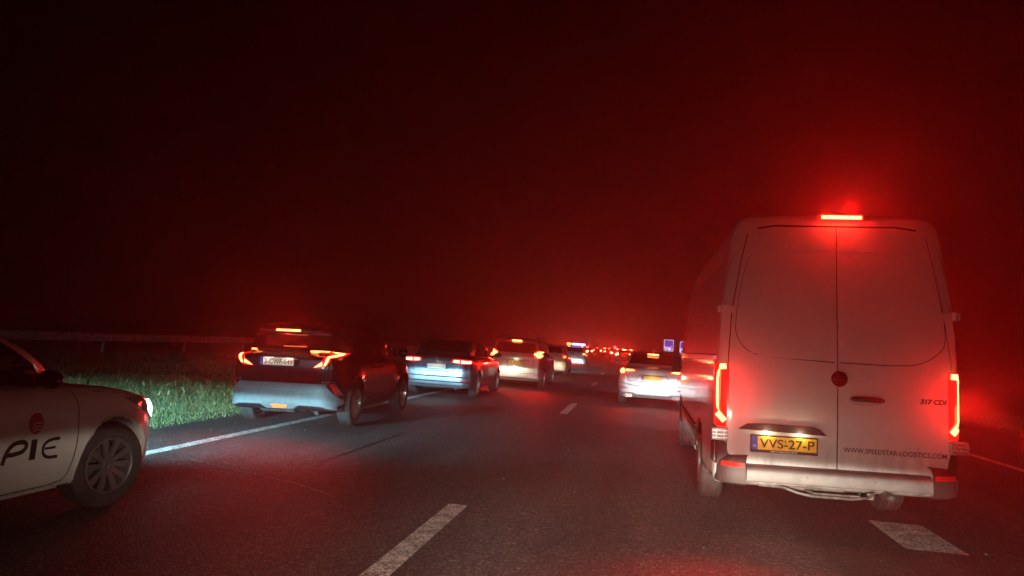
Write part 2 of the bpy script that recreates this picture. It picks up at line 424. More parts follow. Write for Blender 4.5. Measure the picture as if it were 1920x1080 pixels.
# ------------------------------------------------------------------ generic car
def plate(par, x, y, z, txt, bgm, tm, w=.52, h=.11, holder=True, band=True, sub=None, blabel='NL', tilt=0, small=None):
    mb = MB().box((x, y, z), (w+.016, .012, h+.016) if not sub else (w+.02, .014, h+.03))
    if sub: mb = MB().box((x, y, z-.006), (w+.022, .014, h+.036))
    p = obj('number_plate', mb.mesh('plate_holder'), PLAST, par)
    obj('plate_face', MB().box((x, y-.0085, z), (w, .003, h)).mesh(), bgm, p)
    if band:
        obj('plate_band', MB().box((x-w/2+.024, y-.0105, z), (.048, .002, h)).mesh(), BLU, p)
        flat_text(blabel, x-w/2+.024, y-.0135, z-h*.22, .026, .018, p, WHITE)
    if txt: flat_text(txt, x+.024, y-.012, z, w*.84, h*.7, p, tm, bold=.0012)
    if small: flat_text(small, x+.012, y-.012, z+h*.2, .008, .022, p, tm)
    if sub: flat_text(sub, x, y-.0085, z-h/2-.012, w*.42, .011, p, WHITE, bold=.001)
    return p
def mir(P): return [(-x, z) for x, z in reversed(P)]
def flip(az): return -az
def both(bv, par, name, az, P, m, child=None, **kw):
    """same patch on both sides of the car"""
    o1 = obj(name, patch(bv, az, P, **kw), m, par)
    if az in (0, 180): o2 = obj(name, patch(bv, az, mir(P), **kw), m, par)
    else: o2 = obj(name, patch(bv, -az, [(-u, z) for u, z in reversed(P)], **kw), m, par)
    return o1, o2
def door_mirror(par, x, y, z, m, s=1):
    for sd in (-1, 1):
        V = []; mb = MB()
        for i in range(7):
            a = -PI/2+PI*i/6; t = math.cos(a)
            for k in range(10):
                b = 2*PI*k/10; V.append((sd*(x+.12+.1*math.sin(a)), y+.055*t*math.cos(b)+.02, z+.01+.07*max(t, .1)*math.sin(b)))
        Fc = [(i*10+k, i*10+(k+1) % 10, (i+1)*10+(k+1) % 10, (i+1)*10+k) for i in range(6) for k in range(10)]
        mb.add(V, Fc); mb.tube([(sd*(x-.05), y+.03, z-.05), (sd*(x+.06), y+.03, z-.01)], .022)
        me = mb.mesh('door_mirror', True)
        obj('door_mirror', me, m, par)
BODY = {}
def get_body(kind, h=.03):
    if kind in BODY: return BODY[kind]
    if kind == 'sedan':       # three-box, rear at y=0
        L, W, H = 4.62, 1.80, 1.45; wy = (.98, 3.75); R = .32
        lo = ([(.1, .2), (0, .3), (-.0, .55), (.03, .78), (.06, .99), (.3, 1.04), (1.2, 1.0), (3.4, .98), (4.2, .83), (4.58, .66), (4.62, .4), (4.5, .2)],
              [(.55, 0), (.82, .1), (.9, .7), (.9, 3.6), (.82, 4.3), (.5, 4.6), (.3, 4.62)],
              [(.8, .2), (.88, .3), (.9, .6), (.88, .85), (.8, 1.0), (.4, 1.07)])
        up = ([(.4, .8), (.42, 1.03), (1.05, 1.38), (1.7, 1.45), (2.2, 1.45), (2.7, 1.36), (3.5, .97), (3.5, .8)],
              [(.55, .3), (.72, .6), (.76, 1.6), (.74, 2.8), (.6, 3.5)],
              [(.8, .7), (.8, .95), (.68, 1.28), (.58, 1.42), (.3, 1.46)])
    elif kind == 'wagon':
        L, W, H = 4.72, 1.83, 1.47; wy = (.98, 3.75); R = .33
        lo = ([(.1, .2), (.01, .3), (0, .6), (.05, .85), (.1, 1.0), (1.2, 1.0), (3.4, .98), (4.3, .83), (4.66, .66), (4.72, .4), (4.6, .2)],
              [(.6, 0), (.85, .1), (.915, .7), (.915, 3.7), (.84, 4.4), (.5, 4.7), (.3, 4.72)],
              [(.8, .2), (.88, .3), (.915, .6), (.895, .85), (.8, 1.02), (.4, 1.05)])
        up = ([(.1, .8), (.12, 1.0), (.42, 1.34), (.5, 1.42), (1.7, 1.47), (2.3, 1.46), (2.8, 1.36), (3.6, .97), (3.6, .8)],
              [(.6, .06), (.76, .3), (.78, 1.6), (.76, 2.8), (.6, 3.6)],
              [(.82, .7), (.81, .98), (.69, 1.3), (.6, 1.43), (.3, 1.48)])
    elif kind == 'mpv':
        L, W, H = 4.4, 1.82, 1.63; wy = (.88, 3.5); R = .32
        lo = ([(.1, .2), (.01, .3), (0, .6), (.03, .95), (.06, 1.1), (1.2, 1.1), (3.2, 1.05), (4.0, .9), (4.35, .7), (4.4, .4), (4.3, .2)],
              [(.65, 0), (.86, .1), (.91, .6), (.91, 3.4), (.84, 4.1), (.5, 4.38), (.3, 4.4)],
              [(.8, .2), (.88, .3), (.91, .6), (.9, .9), (.84, 1.1), (.4, 1.13)])
        up = ([(.05, .9), (.08, 1.1), (.25, 1.5), (.35, 1.6), (1.3, 1.64), (2.1, 1.62), (2.6, 1.5), (3.5, 1.02), (3.5, .9)],
              [(.66, .03), (.8, .2), (.82, 1.6), (.8, 2.6), (.66, 3.5)],
              [(.85, .8), (.84, 1.08), (.74, 1.42), (.66, 1.58), (.3, 1.65)])
    elif kind == 'hatch':
        L, W, H = 4.2, 1.78, 1.48; wy = (.8, 3.38); R = .31
        lo = ([(.1, .2), (.01, .3), (0, .6), (.04, .85), (.1, 1.0), (1.2, 1.02), (3.1, .98), (3.9, .84), (4.16, .66), (4.2, .4), (4.1, .2)],
              [(.6, 0), (.84, .1), (.89, .6), (.89, 3.3), (.82, 3.9), (.5, 4.18), (.3, 4.2)],
              [(.78, .2), (.86, .3), (.89, .6), (.87, .85), (.8, 1.02), (.4, 1.05)])
        up = ([(.1, .8), (.12, 1.0), (.38, 1.36), (.5, 1.44), (1.4, 1.49), (2.0, 1.47), (2.5, 1.36), (3.3, .98), (3.3, .8)],
              [(.6, .08), (.76, .3), (.78, 1.6), (.76, 2.4), (.6, 3.3)],
              [(.8, .7), (.8, .98), (.69, 1.3), (.6, 1.43), (.3, 1.49)])
    elif kind == 'cross':     # compact crossover with muscular arches
        L, W, H = 4.36, 1.80, 1.64; wy = (.84, 3.48); R = .345
        lo = ([(.16, .22), (.05, .3), (.0, .42), (.0, .62), (.07, .74), (.1, .92), (.06, 1.03), (.2, 1.1), (1.2, 1.08), (3.1, 1.02), (3.95, .9), (4.3, .72), (4.36, .45), (4.2, .25)],
              [(.35, 0), (.68, .05), (.84, .22), (.875, .8), (.86, 2.1), (.88, 3.4), (.83, 3.95), (.5, 4.3), (.3, 4.36)],
              [(.78, .22), (.86, .32), (.88, .6), (.86, .84), (.78, 1.04), (.4, 1.12)])
        up = ([(.12, .85), (.14, 1.1), (.36, 1.32), (.34, 1.42), (.4, 1.5), (.9, 1.58), (1.6, 1.62), (2.2, 1.59), (2.65, 1.43), (3.35, 1.03), (3.3, .85)],
              [(.5, .12), (.66, .45), (.76, 1.2), (.78, 2.0), (.74, 2.7), (.6, 3.35)],
              [(.78, .75), (.78, 1.03), (.70, 1.38), (.62, 1.56), (.3, 1.64)])
    r2 = R+.045
    adds = ()
    if kind == 'cross': adds = ((.74, wy[0], .6, .17, .52, .3), (.74, wy[1], .6, .17, .52, .28)); r2 = R+.035
    else: adds = ((.78, wy[0], .5, .135, .5, .25), (.78, wy[1], .5, .135, .5, .24))
    cuts = tuple((y, R, r2, W/2-.27) for y in wy)
    sol = Solid([lo, up], L, W, H+.05, cuts, adds=adds)
    me, bv = body_mesh(sol, h)
    BODY[kind] = dict(me=me, bv=bv, L=L, W=W, H=H, wy=wy, R=R, lo=lo, up=up); return BODY[kind]
SIDEWIN = {   # (y,z) outlines of the side glass, rear to front
 'sedan': [[(.98, 1.04), (1.35, 1.02), (1.95, 1.01), (1.95, 1.36), (1.5, 1.34)], [(2.02, 1.01), (3.1, 1.0), (2.62, 1.32), (2.02, 1.365)]],
 'wagon': [[(.42, 1.06), (1.1, 1.04), (1.1, 1.36), (.62, 1.33)], [(1.17, 1.04), (2.0, 1.02), (2.0, 1.385), (1.17, 1.375)], [(2.07, 1.02), (3.2, 1.0), (2.72, 1.32), (2.07, 1.385)]],
 'mpv': [[(.4, 1.14), (1.05, 1.13), (1.05, 1.5), (.5, 1.46)], [(1.12, 1.13), (1.9, 1.12), (1.9, 1.52), (1.12, 1.51)], [(1.97, 1.12), (3.05, 1.08), (2.5, 1.46), (1.97, 1.52)]],
 'hatch': [[(.75, 1.05), (1.75, 1.04), (1.75, 1.39), (1.0, 1.36)], [(1.82, 1.04), (2.9, 1.0), (2.4, 1.33), (1.82, 1.39)]],
 'cross': [[(1.0, 1.2), (1.3, 1.13), (1.95, 1.1), (1.95, 1.43), (1.4, 1.38)], [(2.02, 1.1), (3.0, 1.06), (2.6, 1.36), (2.02, 1.435)]]}
def common(kind, par, pm, rimm, style, hi=True, steer=0, win=True, h=.03, noseams=False):
    B = get_body(kind, h); bv = B['bv']
    me = B['me'] if not B.get('used') else B['me'].copy()
    me.materials.clear(); B['used'] = True
    b = obj('body', me, [pm, WELL], par)
    for i, y in enumerate(B['wy']):
        for s in (-1, 1): add_wheel(par, s*(B['W']/2-.115), y, B['R'], B['R']-.105, .215, style, rimm, steer if i else 0, hi)
    if win:
        for P in SIDEWIN[kind]: both(bv, par, 'side_window', 90, P, GLASS, st=.06, off=.003, sm=1 if kind == 'cross' else 0)
        f = B['up'][0]
        ws = {'sedan': (2.72, 3.42), 'wagon': (2.82, 3.5), 'mpv': (2.62, 3.38), 'hatch': (2.5, 3.2), 'cross': (2.66, 3.26)}[kind]
        obj('windscreen', patch(bv, 'top', [(-.68, ws[1]-.04), (0, ws[1]+.04), (.68, ws[1]-.04), (.58, ws[0]), (0, ws[0]+.04), (-.58, ws[0])], st=.1, off=.003), GLASS, par)
    if not noseams:
        zt = 1.0; y0 = B['wy'][0]+.42; y1 = B['wy'][1]-.46; ym = SIDEWIN[kind][-1][0][0]-.03
        seams = [(90, [(y0-.25, .98), (y0-.22, .75), (y0, .45), (y0+.05, .3), (ym, .28), (y1-.02, .28), (y1+.05, .5), (y1+.06, .8), (y1-.05, .96)]), (90, [(ym, .98), (ym-.02, .28)])]
        seams += [(-90, [(-u, z) for u, z in P]) for _, P in seams]
        obj('door_seam', ribbons(bv, seams, wd=.009), GAP, par)
        for s, az in ((1, 90), (-1, -90)):
            for yy in (ym-.2, y1-.85):
                hb = MB(); c, nn = cast(bv, az, s*yy, .88)
                hb.tube([c+Vector((0, -.09, 0)), c+Vector((s*.035, -.07, .003)), c+Vector((s*.035, .07, .006)), c+Vector((0, .09, .008))], .011)
                obj('door_handle', hb.mesh('h', True), pm, par)
    return B
def underside(par, W, rear=.25, both_sides=False):
    """exhaust, silencer and axle beam hanging below the rear bumper"""
    mb = MB(); mb.lathe([(-.28, .03), (-.27, .085), (.27, .085), (.28, .03)], 16, M((-.18, rear+.12, .25)) @ Matrix.Diagonal((1, 1.3, .75, 1)))
    mb.tube([(.1, rear+.12, .25), (.3, rear+.1, .26), (.42, rear, .24), (.5, rear-.12, .22)], .028, 10)
    e = obj('exhaust', autosmooth(mb.mesh('exhaust')), STEEL, par)
    mb = MB(); mb.tube([(-W/2+.2, rear+.6, .27), (-.4, rear+.55, .22), (.4, rear+.55, .22), (W/2-.2, rear+.6, .27)], .04, 8)
    mb.tube([(-.62, rear+.1, .3), (-.6, rear+.5, .24), (-.5, rear+.8, .24)], .022, 6); mb.tube([(.62, rear+.1, .3), (.6, rear+.5, .24), (.5, rear+.8, .24)], .022, 6)
    mb.box((0, rear+.35, .27), (.5, .3, .03))
    obj('rear_axle', mb.mesh('axle'), STEEL, par)
def ring(x, z, rx, rz, w, n=28):
    return [(x+rx*math.cos(2*PI*k/n), z+rz*math.sin(2*PI*k/n)) for k in range(n)]
# ------------------------------------------------------------------ setting: ground, road, markings
CK = .00037
def cx(y): return -CK*max(y, 0)**2
def strip(x0, x1, y0, y1, z, st=3., jit=0):
    n = max(1, int((y1-y0)/st)); V = []; Fc = []
    for i in range(n+1):
        y = y0+(y1-y0)*i/n; o = cx(y)
        V += [(x0+o+(random.uniform(-jit, jit)), y, z), (x1+o, y, z)]
    Fc = [(2*i, 2*i+1, 2*i+3, 2*i+2) for i in range(n)]
    return V, Fc
def nodes_mat(name):
    m = bpy.data.materials.new(name); m.use_nodes = True; nt = m.node_tree
    return m, nt, nt.nodes['Principled BSDF'], nt.nodes.new, nt.links.new
def noise(N, L, tc, scale, detail=3, out='Object', mp=None):
    n = N('ShaderNodeTexNoise'); n.inputs['Scale'].default_value = scale; n.inputs['Detail'].default_value = detail
    if mp:
        q = N('ShaderNodeMapping'); q.inputs['Scale'].default_value = mp; L(tc.outputs[out], q.inputs[0]); L(q.outputs[0], n.inputs['Vector'])
    else: L(tc.outputs[out], n.inputs['Vector'])
    return n
def ramp(N, L, src, stops):
    r = N('ShaderNodeValToRGB'); e = r.color_ramp.elements
    while len(e) < len(stops): e.new(.5)
    for i, (p, c) in enumerate(stops): e[i].position = p; e[i].color = (*c, 1)
    L(src, r.inputs[0]); return r
# asphalt: fine aggregate, worn wheel tracks, darker and lighter lanes
ASPH, nt, b, N, L = nodes_mat('asphalt')
tc = N('ShaderNodeTexCoord'); v = N('ShaderNodeTexVoronoi'); v.inputs['Scale'].default_value = 62; L(tc.outputs['Object'], v.inputs['Vector'])
sp = N('ShaderNodeSeparateColor'); L(v.outputs['Color'], sp.inputs[0])
r1 = ramp(N, L, sp.outputs[0], [(0, (.025, .025, .026)), (.6, (.06, .059, .059)), (.88, (.11, .108, .106)), (.97, (.15, .147, .143)), (1, (.24, .23, .22))])
n2 = noise(N, L, tc, 1, 5, mp=(.9, .12, 1)); r2 = ramp(N, L, n2.outputs['Fac'], [(.32, (.5, .5, .5)), (.5, (.95, .95, .95)), (.68, (1.45, 1.45, 1.45))])
mx = N('ShaderNodeMix'); mx.data_type = 'RGBA'; mx.blend_type = 'MULTIPLY'; mx.inputs[0].default_value = 1; L(r1.outputs[0], mx.inputs[6]); L(r2.outputs[0], mx.inputs[7])
L(mx.outputs[2], b.inputs['Base Color']); b.inputs['Roughness'].default_value = .62; b.inputs['Specular IOR Level'].default_value = .45
bp = N('ShaderNodeBump'); bp.inputs['Strength'].default_value = .7; bp.inputs['Distance'].default_value = .012; L(v.outputs['Distance'], bp.inputs['Height']); L(bp.outputs[0], b.inputs['Normal'])
# road paint: beads and worn grains
PAINT, nt, b, N, L = nodes_mat('road_paint')
tc = N('ShaderNodeTexCoord'); v = N('ShaderNodeTexVoronoi'); v.inputs['Scale'].default_value = 75; L(tc.outputs['Object'], v.inputs['Vector'])
sp = N('ShaderNodeSeparateColor'); L(v.outputs['Color'], sp.inputs[0]); r1 = ramp(N, L, sp.outputs[0], [(0, (.1, .1, .1)), (.3, (.42, .42, .4)), (.6, (.85, .85, .82)), (1, (.9, .9, .88))])
n2 = noise(N, L, tc, 7, 4); r2 = ramp(N, L, n2.outputs['Fac'], [(.35, (.55, .55, .55)), (.6, (1, 1, 1))])
mx = N('ShaderNodeMix'); mx.data_type = 'RGBA'; mx.blend_type = 'MULTIPLY'; mx.inputs[0].default_value = 1; L(r1.outputs[0], mx.inputs[6]); L(r2.outputs[0], mx.inputs[7])
L(mx.outputs[2], b.inputs['Base Color']); b.inputs['Roughness'].default_value = .6
bp = N('ShaderNodeBump'); bp.inputs['Strength'].default_value = .6; bp.inputs['Distance'].default_value = .004; L(v.outputs['Distance'], bp.inputs['Height']); L(bp.outputs[0], b.inputs['Normal'])
SOIL = mat('soil', (.03, .026, .018), .95, noise=(3, (.03, .04, .016), .4, .6), bump=(30, .8, .03))
DIRT = mat('edge_dirt', (.035, .03, .024), .95, noise=(25, (.09, .075, .06), .45, .75), bump=(60, .9, .03))
def flat(name, VF, m, label, cat, kind='structure'):
    return tag(obj(name, mesh(name, *VF, smooth=False), m), label, cat, kind=kind)
flat('ground', ([(-400, -60, -.03), (400, -60, -.03), (400, 900, -.03), (-400, 900, -.03)], [(0, 1, 2, 3)]), SOIL, 'dark flat land either side of the motorway', 'ground')
flat('road', strip(-6.35, 9.6, -40, 620, 0), ASPH, 'wide dark asphalt motorway curving gently left', 'road')
flat('edge_dirt', strip(-6.95, -6.3, -40, 260, -.012, 1., 0), DIRT, 'narrow strip of dirt between asphalt and grass', 'dirt')
mk = MB(); mk.add(*strip(-5.33, -5.17, -40, 620, .004)); flat('edge_line', (mk.V, mk.F), PAINT, 'solid white line along the left of the lanes', 'road marking')
mk = MB(); mk.add(*strip(5.87, 6.03, -40, 620, .004)); flat('edge_line', (mk.V, mk.F), PAINT, 'solid white line on the far right', 'road marking')
mk = MB()
for k in range(-3, 40):
    y1 = 6.68+12.95*k; mk.add(*strip(-1.615, -1.445, y1-3.25, y1, .004, 1.7))
flat('lane_dashes', (mk.V, mk.F), PAINT, 'white dashed line between the two left lanes', 'road marking')
mk = MB()
for k in range(-8, 60):
    y1 = 7.85+4.3*k; mk.add(*strip(2.205, 2.685, y1-1.06, y1, .004, 1.7))
flat('block_marking', (mk.V, mk.F), PAINT, 'short wide white blocks marking the exit lane', 'road marking')
# cracked joint and old repair
CRK = mat('crack_filler', (.4, .38, .36), .7, noise=(40, (.02, .02, .02), .45, .6), bump=(90, .8, .01))
def wob(P, w0, st=.06, amp=.012):
    R = resample(P, st, False); V = []
    for i, p in enumerate(R):
        w_ = w0*random.uniform(.35, 1.25); q = Vector(p)+Vector((random.uniform(-amp, amp), random.uniform(-amp, amp))); V += [(q.x, q.y-w_/2, .0035), (q.x, q.y+w_/2, .0035)]
    return V, [(2*i, 2*i+1, 2*i+3, 2*i+2) for i in range(len(R)-1)]
mk = MB(); mk.add(*wob([(-4.7, 7.5), (-4.38, 7.35), (-3.7, 7.07), (-3.17, 6.85), (-2.62, 6.48)], .03)); mk.add(*wob([(-4.33, 7.54), (-3.9, 7.25), (-3.62, 7.0)], .02)); mk.add(*wob([(-3.72, 7.07), (-3.4, 6.94)], .05))
flat('road_crack', (mk.V, mk.F), CRK, 'cracked joint across the left lane in front of the white taxi', 'crack')
SEAM = mat('bitumen_seam', (.012, .012, .012), .45)
mk = MB(); mk.add(*wob([(-5.1, 15.5), (-1.7, 14.6)], .03)); mk.add(*wob([(-1.4, 12.4), (5.4, 12.9)], .035)); mk.add(*strip(-3.45, -3.43, 8, 120, .0035))
flat('bitumen_seam', (mk.V, mk.F), SEAM, 'thin black bitumen seams in the lanes', 'seam')
# stones on the road edge
mb = MB()
for k in range(140):
    y = random.uniform(6, 30); x = random.choice((random.uniform(-6.5, -5.6), random.uniform(-6.5, 5.5))); s = random.uniform(.006, .02)
    mb.box((x, y, s*.3), (s, s*1.3, s*.7), None)
tag(obj('gravel', mb.mesh('gravel'), mat('stone', (.16, .15, .14), .9)), 'small loose stones scattered on the asphalt', 'gravel', kind='stuff')
# ------------------------------------------------------------------ grass verge
GRS, nt, b, N, L = nodes_mat('grass_blades')
gi = N('ShaderNodeNewGeometry'); tc = N('ShaderNodeTexCoord'); n1 = noise(N, L, tc, 3.5, 6)
r1 = ramp(N, L, n1.outputs['Fac'], [(.3, (.05, .085, .025)), (.5, (.1, .145, .05)), (.62, (.17, .22, .07)), (.75, (.26, .22, .11))])
L(r1.outputs[0], b.inputs['Base Color']); b.inputs['Roughness'].default_value = .55; b.inputs['Subsurface Weight'].default_value = 0
rng = np.random.default_rng(3)
def blades(n, xf, yf, hf):
    x = xf(n); y = yf(n); h = hf(n, x, y); a = rng.uniform(0, 2*PI, n); w_ = rng.uniform(.003, .008, n)*(1+h*1.2); ln = rng.uniform(.1, .7, n)*h; la = rng.uniform(0, 2*PI, n)
    ox = np.array([cx(t) for t in y]); x = x+ox
    P = np.zeros((n, 5, 3)); dx = np.cos(a)*w_; dy = np.sin(a)*w_
    for j, (t, k) in enumerate(((0, 1), (0, -1), (.55, .8), (.55, -.8), (1, 0))):
        P[:, j, 0] = x+dx*k+np.cos(la)*ln*t*t; P[:, j, 1] = y+dy*k+np.sin(la)*ln*t*t; P[:, j, 2] = -.03+h*t*(1-.25*(ln/np.maximum(h, .01))*t)
    return P
def grass_mesh(P):
    n = len(P); V = P.reshape(-1, 3); b0 = np.arange(n)*5
    Q = np.stack([b0, b0+1, b0+3, b0+2], 1); T = np.stack([b0+2, b0+3, b0+4], 1)
    me = bpy.data.meshes.new('grass'); me.vertices.add(len(V)); me.vertices.foreach_set('co', V.ravel())
    idx = np.concatenate([Q.ravel(), T.ravel()]); me.loops.add(len(idx)); me.loops.foreach_set('vertex_index', idx.astype(np.int32))
    me.polygons.add(2*n); me.polygons.foreach_set('loop_start', np.concatenate([np.arange(n)*4, 4*n+np.arange(n)*3])); me.update(); me.validate(); return me
def hh(n, x, y):
    t = np.clip((-6.75-x)/1.4, 0, 1); cl = .5+.5*np.sin(x*2.3+1)*np.cos(y*1.7)+.25*np.sin(x*7.1+y*5.3)
    return rng.uniform(.03, .1, n)*(.6+.5*t)+.08*t*np.clip(cl, 0, 1.2)*rng.uniform(.4, 1, n)
G = [blades(52000, lambda n: -6.6-rng.uniform(0, 1, n)**1.3*5.8-.0*np.arange(n)+.14*rng.normal(0, 1, n), lambda n: rng.uniform(7, 18, n), hh),
     blades(22000, lambda n: -6.7-rng.uniform(0, 1, n)*9, lambda n: rng.uniform(18, 44, n), lambda n, x, y: hh(n, x, y)*1.1),
     blades(9000, lambda n: -12-rng.uniform(0, 1, n)*9, lambda n: rng.uniform(12, 40, n), lambda n, x, y: hh(n, x, y)*1.3),
     blades(1500, lambda n: -6.35-rng.uniform(0, 1, n)*.45, lambda n: rng.uniform(8, 22, n), lambda n, x, y: rng.uniform(.02, .07, n)),
     blades(5000, lambda n: 9.8+rng.uniform(0, 1, n)*4, lambda n: rng.uniform(8, 40, n), lambda n, x, y: rng.uniform(.06, .2, n))]
tag(obj('grass', grass_mesh(np.concatenate(G)), GRS), 'rough green grass verge left of the hard shoulder', 'grass', kind='stuff')
# tall dry weed stalks standing out of the verge
mb = MB()
for k in range(80):
    x = -8-random.random()*4; y = random.uniform(9, 22); h = random.uniform(.15, .34); a = random.uniform(-.1, .1); e = random.uniform(-.1, .1)
    mb.tube([(x, y, -.03), (x+a*.4, y+e*.4, h*.6), (x+a, y+e, h)], [.0025, .002, .001], 4)
    for j in range(4): mb.box((x+a*(.6+.1*j), y+e*(.6+.1*j), h*(.75+.07*j)), (.03, .006, .02))
tag(obj('weed_stalks', mb.mesh('weeds'), mat('dry_stalk', (.16, .13, .07), .9)), 'thin dry weed stalks rising from the verge', 'weeds', kind='stuff')
# ------------------------------------------------------------------ guard rail
ZN = mat('galvanised_steel', (.75, .75, .77), .4, .0, noise=(5, (.22, .21, .2), .4, .7))
gr = thing('guard_rail', 'long grey galvanised steel guard rail beyond the grass on the left', 'guard rail', (-21.3, 6, 0))
prof = [(.0, .75), (.02, .735), (.08, .70), (.08, .665), (.01, .60), (.01, .56), (.08, .50), (.08, .465), (.02, .43), (0, .415)]
V = []; Fc = []; ys = list(np.arange(-4, 300, 4.))
for y in ys:
    for (dx, z) in prof: V.append((dx+cx(y+6), y, z))
m_ = len(prof)
for i in range(len(ys)-1):
    for j in range(m_-1): Fc.append((i*m_+j, i*m_+j+1, (i+1)*m_+j+1, (i+1)*m_+j))
obj('rail_beam', mesh('beam', V, Fc, True), ZN, gr); autosmooth(gr.children[0].data, 25)
pm_ = MB().box((-.1, 0, .33), (.1, .008, .76)).box((-.145, 0, .33), (.008, .06, .76)).box((-.055, 0, .33), (.008, .06, .76)).box((-.03, 0, .58), (.07, .1, .2)).mesh('post')
pm_.materials.append(ZN)
for k in range(48):
    y = 21.65+5.75*(k-5)-.0; 
    o = bpy.data.objects.new('rail_post', pm_); C.objects.link(o); o.parent = gr; o.location = (cx(y+6), y, 0)
# ------------------------------------------------------------------ guide post, signs
def post_reflector(x, y, label):
    t = thing('guide_post', label, 'guide post', (x, y, 0))
    mb = MB().prism([(-.05, 0), (.05, 0), (.05, .8), (0, .88), (-.05, .84)], lambda a, z: (a, -.012, z), lambda a, z: (a, .012, z)); obj('post', mb.mesh('post'), mat('white_plastic', (.55, .55, .53), .5), t)
    obj('reflector', MB().box((0, -.0155, .68), (.045, .006, .15)).mesh(), CLEARL, t)
post_reflector(6.75, 14.9, 'slim white guide post right of the white van')
MAST = mat('mast_grey', (.3, .3, .3), .5, .6); SBLUE = mat('sign_blue_glow', (.03, .07, .6), .35, emit=(.05, .07, .6), es=.3); SWH = mat('sign_white_glow', (.8, .8, .85), .4, emit=(.8, .8, 1), es=.55)  # sign colours glow by added emission; the signs are no lamps
def direction_sign(x, y, z0, wd, hg, txt, tx, label):
    t = thing('direction_sign', label, 'road sign', (x, y, 0), group=None)
    obj('panel', MB().box((0, 0, z0+hg/2), (wd, .05, hg)).mesh(), SWH, t)
    obj('sign_face', MB().box((.0, -.03, z0+hg/2), (wd-.12, .008, hg-.12)).mesh(), SBLUE, t)
    flat_text(txt, tx, -.06, z0+.40, wd*.72, .5, t, SWH, bold=.004)
    for s in (-1, 1): obj('sign_post', MB().tube([(s*wd*.3, .07, -.03), (s*wd*.3, .07, z0+hg-.1)], .05).mesh(), MAST, t)
direction_sign(3.45, 110, 1.62, 1.3, 1.6, 'Val', -.15, 'blue direction sign reading Val, left of the two')
direction_sign(5.75, 112, 1.45, 1.3, 1.65, 'rr', -.2, 'blue direction sign at the van side, reading rr')
t = thing('round_sign', 'small round pale road sign on a pole far ahead', 'road sign', (-7.45, 200, 0))
mb = MB(); mb.lathe([(-.02, .001), (-.02, .5), (.02, .5), (.02, .001)], 28, M((0, 0, 1.75)) @ Matrix.Rotation(PI/2, 4, 'Z')); obj('sign_disc', mb.mesh('disc'), mat('sign_red_glow', (.6, .03, .03), .4, emit=(1, .12, .1), es=.6), t)  # disc brightened by emission of its own, it holds no lamp
mb = MB(); mb.lathe([(-.03, .001), (-.03, .36), (-.02, .36)], 28, M((0, 0, 1.75)) @ Matrix.Rotation(PI/2, 4, 'Z')); obj('sign_face', mb.mesh('disc'), SWH, t)
obj('sign_post', MB().tube([(0, .06, -.03), (0, .06, 2.1)], .04).mesh(), MAST, t)
# ------------------------------------------------------------------ white delivery van
VANP = paint('van_white', (.62, .61, .6), .05, .36, (.16, .145, .13), .62, .85)
BUMPG = mat('bumper_grey', (.11, .108, .105), .6, noise=(9, (.075, .072, .07), .35, .7), bump=(200, .2, .002))
DK = mat('dark_trim', (.02, .014, .014), .6)
def VS(P): return [((x-.01)*1.075, z*1.075) for x, z in P]
van = thing('delivery_van', 'tall white delivery van with dirty rear doors and red C-shaped tail lamps', 'van', (1.63, 6.77, 0), tilt=-rad(1.2))
lo = ([(.3, .36), (.04, .42), (.0, .6), (.0, 1.25), (.13, 2.4), (.14, 2.68), (.2, 2.79), (.9, 2.81), (4.9, 2.79), (5.55, 2.66), (5.95, 2.0), (6.2, 1.45), (6.78, 1.15), (6.92, .8), (6.92, .4), (6.7, .32)],
      [(.8, .0), (.93, .015), (.985, .1), (1.0, .35), (1.0, 6.0), (.95, 6.5), (.6, 6.9)],
      [(.9, .36), (.985, .42), (.99, .6), (.99, 1.0), (.975, 1.42), (.94, 1.95), (.872, 2.42), (.845, 2.62), (.77, 2.76), (.4, 2.80)])
VW = (1.66, 5.9)
sol = Solid([lo], 6.92, 2.02, 2.86, tuple((y, .35, .42, .62) for y in VW), k=.035)
me, bv = body_mesh(sol, .04); obj('body', me, [VANP, WELL], van)
for y in VW:
    for s in (-1, 1): add_wheel(van, s*.87, y, .35, .215, .235, 'steel', RIMD)
# doors: two leaves with a real gap between them
DO = VS([(-.66, 2.40), (-.705, 2.2), (-.78, 1.75), (-.80, 1.40), (-.805, .95), (-.80, .64), (-.765, .58), (-.68, .551), (.023, .549)])
dl = obj('rear_door', patch(bv, 0, [(.007, .592)]+[(.007, 2.64), (-.64, 2.62)]+DO[:-1], off=.010, thick=.02, st=.05), VANP, van)
DR = VS([(.715, .551), (.80, .575), (.83, .64), (.845, .95), (.84, 1.40), (.80, 1.75), (.73, 2.2), (.685, 2.40)])
dr = obj('rear_door', patch(bv, 0, [(.019, .592)]+DR+[(.66, 2.62), (.019, 2.64)], off=.010, thick=.02, st=.05), VANP, van)
PR = VS([(-.66, 2.2), (-.72, 1.95), (-.752, 1.7), (-.753, 1.57), (-.69, 1.455), (-.566, 1.398), (.0, 1.374)])
obj('crease_shade', ribbons(bv, [(0, PR)], wd=lambda t: .003+.006*t, off=.0125, sm=1), GAP, dl)  # dark ribbon draws the shade along the pressed crease, no gap here
PR = VS([(.04, 1.374), (.505, 1.366), (.66, 1.40), (.79, 1.50), (.81, 1.6), (.80, 1.8), (.76, 2.1)])
obj('crease_shade', ribbons(bv, [(0, PR)], wd=lambda t: .003+.006*(1-t), off=.0125, sm=1), GAP, dr)
